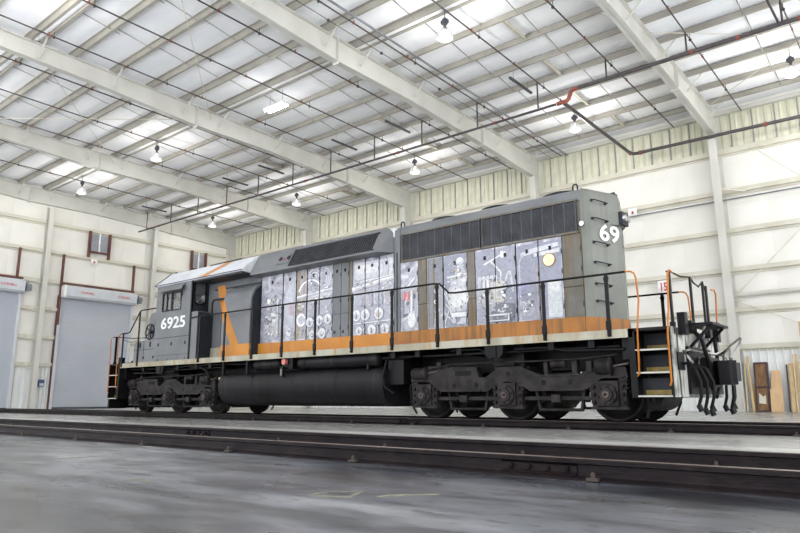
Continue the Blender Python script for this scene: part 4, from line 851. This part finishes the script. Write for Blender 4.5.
for a, b2 in (((4.46, 2.75), (4.68, 2.25)), ((4.46, 2.3), (4.72, 2.05)), ((4.46, 2.05), (4.6, 2.4)), ((4.5, 2.5), (4.75, 2.12)), ((4.75, 2.05), (4.62, 2.3)), ((4.46, 2.9), (4.56, 2.6))): P.rod(a, b2, .04)
fine(P, 4.47, 5.04, 2.0, 3.5, 306); P.rect(4.66, 5.05, 2.18, 2.28, W_, .02); P.poly([(4.8, 2.02), (5.04, 2.02), (5.04, 2.16), (4.92, 2.16)], LG); P.build('engine_print', 'vinyl_print', loco)
P = Print()                                             # compressor on its stand
P.rect(5.3, 6.26, 1.99, 3.56, (160, 162, 180)); P.rod((5.5, 3.25), (6.05, 3.46), .07); P.rod((5.68, 3.3), (5.92, 3.05), .06); P.rod((5.92, 3.05), (5.9, 2.8), .05); P.rect(5.92, 6.0, 3.35, 3.5, W_); P.line([(6.14, 3.05), (6.2, 2.6)], .05, LG); P.line([(6.1, 3.05), (6.02, 2.85)], .04, LG)
for k in range(5): P.rect(5.36 + k * .1, 5.42 + k * .1, 2.72, 3.0, W_, .02); P.rect(5.34 + k * .1, 5.44 + k * .1, 2.92, 2.96, LG, .01)
P.rect(5.34, 5.44, 2.5, 3.0, LG); P.rect(5.32, 5.95, 2.3, 2.74, (190, 190, 198), .04); P.clutter(5.33, 5.95, 2.32, 2.76, 34, 6, .1); P.rect(5.74, 5.98, 2.42, 2.86, (220, 216, 208), .03); P.clutter(5.75, 6.2, 2.4, 2.85, 18, 7, .09); P.poly([(5.7, 2.0), (6.2, 2.0), (6.24, 2.35), (5.9, 2.4), (5.7, 2.3)], (120, 122, 134)); P.clutter(5.5, 6.24, 2.05, 2.38, 16, 17, .1)
fine(P, 5.32, 6.24, 2.0, 3.0, 307); P.rod((5.62, 2.14), (6.1, 2.14), .05); P.rod((6.1, 2.0), (6.1, 2.16), .05); P.rod((5.55, 2.02), (6.1, 2.02), .03); P.build('engine_print', 'vinyl_print', loco)
P = Print()                                             # equipment rack, with a round cream plate
P.rect(6.32, 7.3, 1.99, 3.54, (150, 152, 172)); P.poly([(6.4, 3.3), (7.25, 3.42), (7.25, 3.5), (6.6, 3.44), (6.4, 3.38)], (214, 215, 226)); P.poly([(6.7, 3.26), (7.27, 3.3), (7.27, 3.38), (6.7, 3.33)], (222, 222, 232)); P.rect(6.98, 7.28, 2.0, 2.74, (206, 212, 218), .01); P.rect(7.02, 7.24, 2.5, 2.7, (226, 230, 232), .01)
P.line([(6.36, 2.0), (6.36, 3.2), (6.46, 3.34)], .04, (184, 186, 200)); P.arc(6.5, 2.55, .14, .03, 60, 230, (150, 150, 210)); P.disc(6.5, 2.2, .17, MG, .16); P.clutter(6.34, 6.7, 2.02, 2.42, 18, 44, .1); P.rect(6.74, 6.78, 2.0, 3.1, (170, 160, 160), .005); P.line([(6.36, 2.5), (6.8, 2.52)], .015, DG); fine(P, 6.34, 6.7, 2.0, 2.6, 308); P.build('engine_print', 'vinyl_print', loco)
pl = part('round_plate', 'disc_cream', loco, lambda m: m.cyl((7.04, -.97, 3.16), (7.04, -.99, 3.16), .125, n=24))
part('rim', 'orange_rust', pl, lambda m: m.lathe([(.125, -.97), (.125, -.993), (.137, -.993), (.137, -.97)], (7.04, 0, 3.16), 24, 'y'))

# ---- section behind the cab: locker, angled stripe, rounded blower housing
part('orange_stripe', 'orange', loco, lambda m: m.prism([(-4.16, 3.85), (-3.78, 3.85), (-3.62, 3.35), (-2.92, 1.96), (-3.3, 1.96), (-4.0, 3.3)], 'y', -.945, -.92))
def bulge(m):
    pf = [(-.92, DZ1 + .02), (-1.3, DZ1 + .02), (-1.3, 2.8), (-1.295, 3.1), (-1.27, 3.3), (-1.2, 3.5), (-1.1, 3.63), (-.92, 3.72)]
    m.prism(pf, 'x', -3.36, -2.05, False)
bl = part('blower_housing', 'loco_grey', loco, bulge)
part('housing_end', 'loco_dark', bl, lambda m: m.prism([(-.92, DZ1 + .02), (-1.26, DZ1 + .02), (-1.26, 2.8), (-1.23, 3.28), (-1.12, 3.52), (-.92, 3.66)], 'x', -2.05, -2.03))
part('stripe_piece', 'orange', bl, lambda m: m.prism([(-3.358, 3.12), (-3.2, 3.12), (-2.52, 1.965), (-2.9, 1.965), (-3.358, 2.8)], 'y', -1.305, -1.29))
part('stripe_piece', 'orange', bl, lambda m: m.add([(-3.358, -1.302, 3.1), (-3.19, -1.302, 3.1), (-3.3, -1.276, 3.3), (-3.36, -1.276, 3.3)], [(0, 1, 2, 3)]))
part('orange_band', 'orange', bl, lambda m: m.box(-3.36, -2.03, -1.312, -1.2, DZ1, 1.965))
for (x0, x1, z0, z1) in ((-4.2, -3.9, 2.05, 2.95), (-3.88, -3.3, 2.05, 2.75)): part('locker_door', 'loco_grey', loco, lambda m: m.box(x0, x1, -.95, -.92, z0, z1))
lk = part('equipment_locker', 'loco_grey', loco, lambda m: m.box(-4.66, -4.34, -1.48, -.93, DZ1, 3.05))
part('locker_side', 'loco_dark', lk, lambda m: m.box(-4.34, -4.325, -1.46, -.95, DZ1 + .03, 3.03))
part('vent_pipe', 'loco_dark', loco, lambda m: m.tube([(-4.1, -1.15, 2.9), (-4.1, -1.15, 3.3), (-4.07, -1.13, 3.38), (-4.0, -1.1, 3.4), (-3.6, -.96, 3.42)], .035, 8))
for zz in (3.5, 3.2, 2.6, 2.2, 3.75): part('door_hinge', 'loco_dark', loco, lambda m: m.box(-2.0, -1.99 + .02, -.985, -.93, zz - .04, zz + .04))
part('hood_seam', 'loco_dark', loco, lambda m: (m.box(-2.03, -2.0, -.952, -.93, 1.97, 3.86), m.box(-4.3, -2.05, -.94, -.93, 3.72, 3.76)))

# ---- cab
CX0, CX1 = -6.66, -4.66
WX0, WX1, WZ0, WZ1 = -6.28, -5.26, 3.2, 3.74
def cab_side(m):
    m.box(CX0, CX1, -1.5, -1.45, DZ1, WZ0); m.box(CX0, CX1, -1.5, -1.45, WZ1, 4.02); m.box(CX0, WX0, -1.5, -1.45, WZ0, WZ1); m.box(WX1, CX1, -1.5, -1.45, WZ0, WZ1)
for s_ in (-1, 1):
    X = mx_(-s_)
    cs = part('cab_side', 'loco_grey', loco, cab_side, X)
    part('panel_seam', 'loco_dark', cs, lambda m: (m.box(CX0, CX1, -1.504, -1.498, 2.33, 2.345), m.box(CX0, CX1, -1.503, -1.498, 1.78, 1.79), m.box(-4.72, -4.66, -1.51, -1.49, DZ1, 4.0)), X)
    wf = part('window_frame', 'loco_dark', cs, lambda m: (m.box(WX0 - .03, WX1 + .03, -1.515, -1.46, WZ0 - .03, WZ0), m.box(WX0 - .03, WX1 + .03, -1.515, -1.46, WZ1, WZ1 + .03), m.box(WX0 - .03, WX0, -1.515, -1.46, WZ0, WZ1), m.box(WX1, WX1 + .03, -1.515, -1.46, WZ0, WZ1), m.box(-5.8, -5.74, -1.515, -1.46, WZ0, WZ1), m.box(-6.06, -6.03, -1.515, -1.46, WZ0, WZ1)), X)
    for (a, b2) in ((WX0, -5.8), (-5.74, WX1)): part('pane', 'glass', cs, lambda m: m.box(a, b2, -1.48, -1.474, WZ0, WZ1), X)
    part('awning', 'loco_grey', cs, lambda m: m.prism([(-1.5, 3.98), (-1.66, 3.78), (-1.67, 3.79), (-1.5, 4.0)], 'x', -6.45, -5.05), X)
    part('awning_arm', 'loco_dark', cs, lambda m: (m.bar((-5.05, -1.66, 3.79), (-5.25, -1.5, 3.5), .025, .025), m.bar((-4.98, -1.62, 3.9), (-5.2, -1.52, 3.62), .03, .02)), X)
    for x in (-6.4, -5.65, -4.9): part('rivet_plate', 'loco_dark', cs, lambda m: m.box(x - .03, x + .03, -1.51, -1.5, 2.08, 2.18), X)
    for x in (-6.45, -5.9, -4.95): part('foot_lug', 'loco_grey', cs, lambda m: m.box(x - .08, x + .08, -1.52, -1.5, 1.62, 1.7), X)
fit_text('road_number', '6925', 1.36, .37, 'number_white', loco, (-6.31, -1.503, 2.61), (R(90), 0, 0), .018)
fit_text('road_number', '6925', 1.36, .37, 'number_white', loco, (-4.95, 1.503, 2.61), (R(90), 0, R(180)), .018)
cw = part('cab_rear_wall', 'loco_dark', loco, lambda m: (m.box(CX1 - .05, CX1, -1.5, 1.5, DZ1, 3.3), m.box(CX1 - .05, CX1, -1.5, 1.5, 4.0, 4.05), m.box(CX1 - .05, CX1, -1.5, -1.42, 3.3, 4.0), m.box(CX1 - .05, CX1, -1.02, 1.02, 3.3, 4.0), m.box(CX1 - .05, CX1, 1.42, 1.5, 3.3, 4.0)))
def rr(y0, y1, z0, z1, r):
    P_ = []
    for cy, cz, a in ((y1 - r, z1 - r, 0), (y0 + r, z1 - r, 90), (y0 + r, z0 + r, 180), (y1 - r, z0 + r, 270)): P_ += [(cy + r * math.cos(R(a + t)), cz + r * math.sin(R(a + t))) for t in (0, 22, 45, 68, 90)]
    return P_
for s_ in (-1, 1):
    X = mx_(-s_)
    o_, i_ = rr(-1.44, -1.0, 3.28, 4.02, .12), rr(-1.4, -1.04, 3.33, 3.97, .1); n = len(o_)
    part('window_gasket', 'rubber', cw, lambda m: m.add([(CX1 + .01, *p) for p in o_] + [(CX1 + .02, *p) for p in i_], [(k, (k + 1) % n, n + (k + 1) % n, n + k) for k in range(n)]), X)
    part('pane', 'glass', cw, lambda m: m.prism(i_, 'x', CX1 - .02, CX1 - .012), X)
    part('door_handle', 'bolt_steel', cw, lambda m: m.cyl((CX1, -1.4, 2.7), (CX1 + .08, -1.4, 2.7), .025, n=8), X)
cf = part('cab_front_wall', 'loco_grey', loco, lambda m: (m.box(CX0, CX0 + .05, -1.45, 1.45, DZ1, 3.35), m.prism([(-1.45, 3.95), (1.45, 3.95), (1.45, 4.08), (.95, 4.5), (-.95, 4.5), (-1.45, 4.08)], 'x', CX0, CX0 + .05), m.box(CX0, CX0 + .05, -1.45, -1.35, 3.35, 3.95), m.box(CX0, CX0 + .05, -.12, .12, 3.35, 3.95), m.box(CX0, CX0 + .05, 1.35, 1.45, 3.35, 3.95)))
for y in (-.73, .73): part('pane', 'glass', cf, lambda m: m.box(CX0 + .02, CX0 + .026, y - .62, y + .62, 3.35, 3.95))
part('cab_floor', 'loco_dark', loco, lambda m: (m.box(CX0 + .05, CX1 - .05, -1.45, 1.45, 2.6, 2.66), m.box(-6.0, -5.55, -.9, -.4, 2.66, 3.2), m.box(-5.62, -5.5, -.88, -.42, 3.1, 3.6)))
RP = [(-1.52, 4.02), (-1.54, 4.06), (-.97, 4.54), (-.7, 4.6), (0, 4.64), (.7, 4.6), (.97, 4.54), (1.54, 4.06), (1.52, 4.02), (.95, 3.96), (-.95, 3.96)]
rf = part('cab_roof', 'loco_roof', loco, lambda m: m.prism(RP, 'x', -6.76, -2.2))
part('roof_stripe', 'orange', rf, lambda m: (m.add([(-3.92, -1.545, 4.066), (-4.35, -1.545, 4.066), (-3.75, -.99, 4.534), (-3.35, -.99, 4.534)], [(0, 1, 2, 3)]), m.add([(-3.75, -.99, 4.534), (-3.35, -.99, 4.534), (-3.1, -.7, 4.606), (-3.5, -.7, 4.606)], [(0, 1, 2, 3)])))
part('gutter', 'loco_dark', rf, lambda m: (m.bar((-6.76, -1.54, 4.055), (-2.2, -1.54, 4.055), .015, .02), m.bar((-6.77, -1.54, 4.06), (-6.77, -.97, 4.545), .03, .03), m.bar((-4.6, -.95, 4.56), (-3.0, -.95, 4.57), .03, .03)))
part('soffit', 'loco_dark', rf, lambda m: m.box(-4.6, -2.22, -1.5, -.9, 3.955, 3.985))
part('roof_vent', 'loco_dark', rf, lambda m: m.box(-4.4, -3.2, -.85, -.5, 4.55, 4.6))
# ---- short hood, battery boxes, hand brake
nz_ = part('short_hood', 'loco_grey', loco, lambda m: (m.prism([(-8.1, DZ1), (-8.08, 3.15), (-7.95, 3.3), (-7.75, 3.34), (-6.64, 3.34), (-6.64, DZ1)], 'y', -.92, .92)))
for s_ in (-1, 1):
    X = mx_(-s_)
    bb = part('battery_box', 'loco_grey', loco, lambda m: m.prism([(-7.9, DZ1), (-7.9, 2.2), (-7.8, 2.31), (-6.68, 2.33), (-6.68, DZ1)], 'y', -1.49, -.93), X)
    for x in (-7.5, -6.9): part('lid_latch', 'loco_dark', bb, lambda m: (m.box(x - .03, x + .03, -1.51, -1.49, 2.1, 2.26), m.box(x + .2, x + .26, -1.51, -1.49, 1.72, 1.8)), X)
    part('box_seam', 'loco_dark', bb, lambda m: (m.box(-7.3, -7.28, -1.495, -1.485, 1.66, 2.3), m.box(-7.9, -6.68, -1.495, -1.485, 2.02, 2.035)), X)
hb = part('hand_brake', 'loco_dark', nz_, lambda m: m.tube([(-7.8 + .26 * math.cos(k * math.pi / 10), -1.02, 2.68 + .26 * math.sin(k * math.pi / 10)) for k in range(21)], .022, 6))
part('wheel_spokes', 'loco_dark', nz_, lambda m: ([m.bar((-7.8, -1.02, 2.68), (-7.8 + .25 * math.cos(k * 1.2566), -1.02, 2.68 + .25 * math.sin(k * 1.2566)), .03, .02) for k in range(5)], m.cyl((-7.8, -.92, 2.68), (-7.8, -1.05, 2.68), .06, n=10)))
part('nose_door', 'loco_dark', nz_, lambda m: m.box(-8.115, -8.1, -.1, .6, 1.7, 3.1))

# ---- handrails and stanchions
SX = [-4.14, -2.9, -1.65, -.4, .85, 2.12, 3.37, 4.64, 5.9, 7.15, 8.4]
for s_ in (-1, 1):
    X = mx_(-s_)
    part('handrail', 'loco_black', loco, lambda m: m.tube([(-4.64, -1.5, 2.86), (-4.14, -1.5, 2.88), (4.55, -1.5, 2.88), (4.7, -1.5, 2.86), (4.95, -1.5, 2.64), (5.1, -1.5, 2.625), (8.75, -1.5, 2.625)], .021, 8), X)
    part('handrail', 'loco_black', loco, lambda m: m.tube([(-6.67, -1.5, 3.34), (-7.55, -1.5, 3.34), (-7.66, -1.5, 3.3), (-8.2, -1.5, 2.68), (-8.3, -1.5, 2.635), (-8.75, -1.5, 2.635)], .021, 8), X)
    part('chain', 'bolt_steel', loco, lambda m: m.tube([(-7.62, -1.5, 2.35), (-8.1, -1.5, 2.3), (-8.6, -1.5, 2.42)], .01, 5), X)
    for x in SX:
        zt = 2.88 if x < 4.8 else 2.62
        sp = part('stanchion', 'loco_black', loco, lambda m: (m.box(x - .033, x + .033, -1.525, -1.5, 1.5, zt), m.prism([(x - .05, zt - .06), (x + .05, zt - .06), (x + .03, zt - .16), (x - .03, zt - .16)], 'y', -1.53, -1.5)), X)
        part('foot_bolts', 'loco_black', sp, lambda m: (m.cyl((x, -1.525, 1.53), (x, -1.55, 1.53), .028, n=8), m.cyl((x, -1.525, 1.6), (x, -1.55, 1.6), .028, n=8), m.box(x - .045, x + .045, -1.54, -1.5, 1.62, 1.78)), X)
    for x, zt in ((-7.62, 3.33), (-8.62, 2.64)): part('stanchion', 'loco_black', loco, lambda m: m.box(x - .033, x + .033, -1.525, -1.5, 1.5, zt), X)

# ---- platform ends: step wells, pilots, couplers, hoses
for e in (1, -1):
    E = (lambda e: (lambda p: (p[0] * e, p[1], p[2])))(e)
    pl = part('end_plate', 'worn_sheen_grey', loco, lambda m: (m.box(9.4, 9.45, -1.46, 1.46, .45, 1.62)), E)
    if e < 0: part('pilot_plow', 'loco_black', loco, lambda m: m.prism([(9.45, -1.45), (9.6, 0), (9.45, 1.45), (9.36, 1.45), (9.5, 0), (9.36, -1.45)], 'z', .14, .5), E)
    part('end_sheet', 'loco_black', pl, lambda m: (m.box(9.45, 9.47, -1.3, -.95, .9, 1.2), m.box(9.45, 9.5, -.8, .6, .5, 1.32), m.box(9.45, 9.47, .75, 1.4, .5, 1.1)), E)
    for s_ in (-1, 1):
        X = (lambda e, s_: (lambda p: (p[0] * e, p[1] * s_, p[2])))(e, s_)
        sw = part('step_well', 'loco_black', loco, lambda m: (m.box(8.72, 8.83, 1.0, 1.5, .44, 1.62), m.box(8.83, 9.4, .84, .88, .44, 1.62), m.box(9.38, 9.42, .85, 1.5, .44, 1.62), m.box(8.8, 9.42, .85, 1.5, 1.57, 1.62)), X)
        for k, zz in enumerate((.47, .86, 1.245)):
            y1 = 1.5; y0 = 1.26 - k * .11
            stp = part('step', 'loco_dark', sw, lambda m: (m.box(8.83, 9.4, y0, y1, zz - .02, zz), m.box(8.83, 9.4, y0 - .02, y0, zz, zz + .3)), X)
            part('step_edge', 'step_white', sw, lambda m: m.box(8.83, 9.4, y1, y1 + .012, zz - .018, zz + .01), X)
            part('step_stripe', 'step_yellow', sw, lambda m: m.box(8.88, 9.38, y0, y0 + .008, zz + .02, zz + .1), X)
        part('grab_rail', 'grab_orange', loco, lambda m: m.tube([(8.72, 1.5, 2.625), (8.84, 1.5, 2.62), (8.9, 1.5, 2.58), (8.93, 1.5, 2.5), (8.95, 1.5, 2.1), (8.9, 1.52, 1.6), (8.88, 1.52, .84), (8.84, 1.5, .8)], .016, 8), X)
        part('grab_rail', 'grab_orange', loco, lambda m: m.tube([(9.46, 1.2, 2.56), (9.47, 1.4, 2.58), (9.47, 1.5, 2.5), (9.44, 1.5, 1.9), (9.4, 1.52, 1.5), (9.4, 1.52, .7), (9.37, 1.5, .64)], .016, 8), X)
        # end railing posts
        part('jumper_box', 'loco_black', loco, lambda m: m.box(9.45, 9.58, .95, 1.12, 1.5, 1.88), X)
        part('jumper_box', 'loco_black', loco, lambda m: m.box(9.45, 9.55, .5, .66, 1.55, 1.78), X)
        # hoses
        for k, (y, l, sw_) in enumerate(((.38, .62, .1), (.62, .68, .16), (.85, .66, .12), (1.08, .6, .08))):
            h = part('air_hose', 'rubber', loco, lambda m: m.tube([(9.47, y, 1.0), (9.56, y, 1.02), (9.63 + sw_ * .5, y + .02, .92), (9.66 + sw_, y + .03, .7), (9.65 + sw_, y + .04, .45), (9.62 + sw_ * .8, y + .05, 1.0 - l - .1)], .027, 7), X)
            part('coupling_end', 'loco_black', h, lambda m: (m.cyl((9.62 + sw_ * .8, y + .05, 1.0 - l - .08), (9.66 + sw_ * .8, y + .05, 1.0 - l - .18), .045, n=8)), X)
        part('angle_cock', 'worn_sheen_grey', loco, lambda m: (m.cyl((9.45, .5, .98), (9.58, .5, 1.0), .05, n=10), m.bar((9.55, .42, 1.05), (9.62, .62, 1.12), .03, .03)), X)
        part('cut_lever', 'worn_sheen_grey', loco, lambda m: m.tube([(9.9, .05, 1.28), (9.78, .12, 1.2), (9.62, .3, 1.22), (9.58, 1.0, 1.24), (9.58, 1.35, 1.2), (9.72, 1.38, 1.0)], .02, 6), X)
    part('jumper_cable', 'rubber', loco, lambda m: m.tube([(9.55, -.58, 1.6), (9.66, -.55, 1.45), (9.7, -.35, 1.05), (9.68, -.2, .62), (9.66, .1, .45), (9.68, .4, .7), (9.6, .56, 1.5)], .035, 8), E)
    for y, zt in ((-1.32, 2.58), (-.1, 2.64), (.7, 2.66), (.92, 2.6)): part('end_post', 'loco_black', loco, lambda m: (m.box(9.42, 9.455, y - .035, y + .035, 1.5, zt), m.box(9.4, 9.47, y - .05, y + .05, 1.62, 1.7)), E)
    part('end_rail', 'loco_black', loco, lambda m: m.tube([(9.44, -1.45, 2.55), (9.44, -1.3, 2.58), (9.44, -.7, 2.57), (9.44, -.1, 2.64), (9.44, .1, 2.56), (9.44, .4, 2.52), (9.44, .7, 2.66), (9.44, .82, 2.52), (9.44, .92, 2.6)], .016, 6), E)
    part('drop_step', 'loco_black', loco, lambda m: (m.box(9.47, 9.92, -.75, .3, 1.68, 1.72), m.bar((9.47, -.6, 1.3), (9.85, -.6, 1.68), .03, .05), m.bar((9.47, .2, 1.3), (9.85, .2, 1.68), .03, .05)), E)
    part('drop_step_chain', 'worn_sheen_grey', loco, lambda m: (m.tube([(9.6, -.55, 1.28), (9.68, -.5, 1.5), (9.7, -.42, 1.72)], .025, 6), m.tube([(9.95, .3, 1.2), (10.08, .34, 1.42), (10.1, .36, 1.5)], .02, 6)), E)
    # coupler
    cp = part('coupler', 'loco_black', loco, lambda m: (m.box(9.3, 9.78, -.13, .13, .74, 1.0), m.box(9.45, 9.7, -.3, .3, .62, 1.14), m.prism([(9.72, -.14), (9.82, -.26), (10.0, -.26), (10.1, -.16), (10.06, -.05), (9.92, -.02), (9.9, .1), (9.98, .22), (9.88, .25), (9.74, .16)], 'z', .66, 1.08)), E)
    part('knuckle', 'loco_black', cp, lambda m: m.prism([(9.98, -.24), (10.1, -.2), (10.13, -.04), (10.06, .08), (9.99, .08), (10.03, -.03), (9.97, -.08)], 'z', .72, 1.04), E)
    part('knuckle_pin', 'bolt_steel', cp, lambda m: m.cyl((10.02, -.17, .64), (10.02, -.17, 1.12), .03, n=10), E)
    part('uncoupling_arm', 'bolt_steel', cp, lambda m: m.tube([(9.86, 0, 1.08), (9.86, .03, 1.2), (9.95, .18, 1.36), (10.1, .3, 1.5)], .02, 6), E)
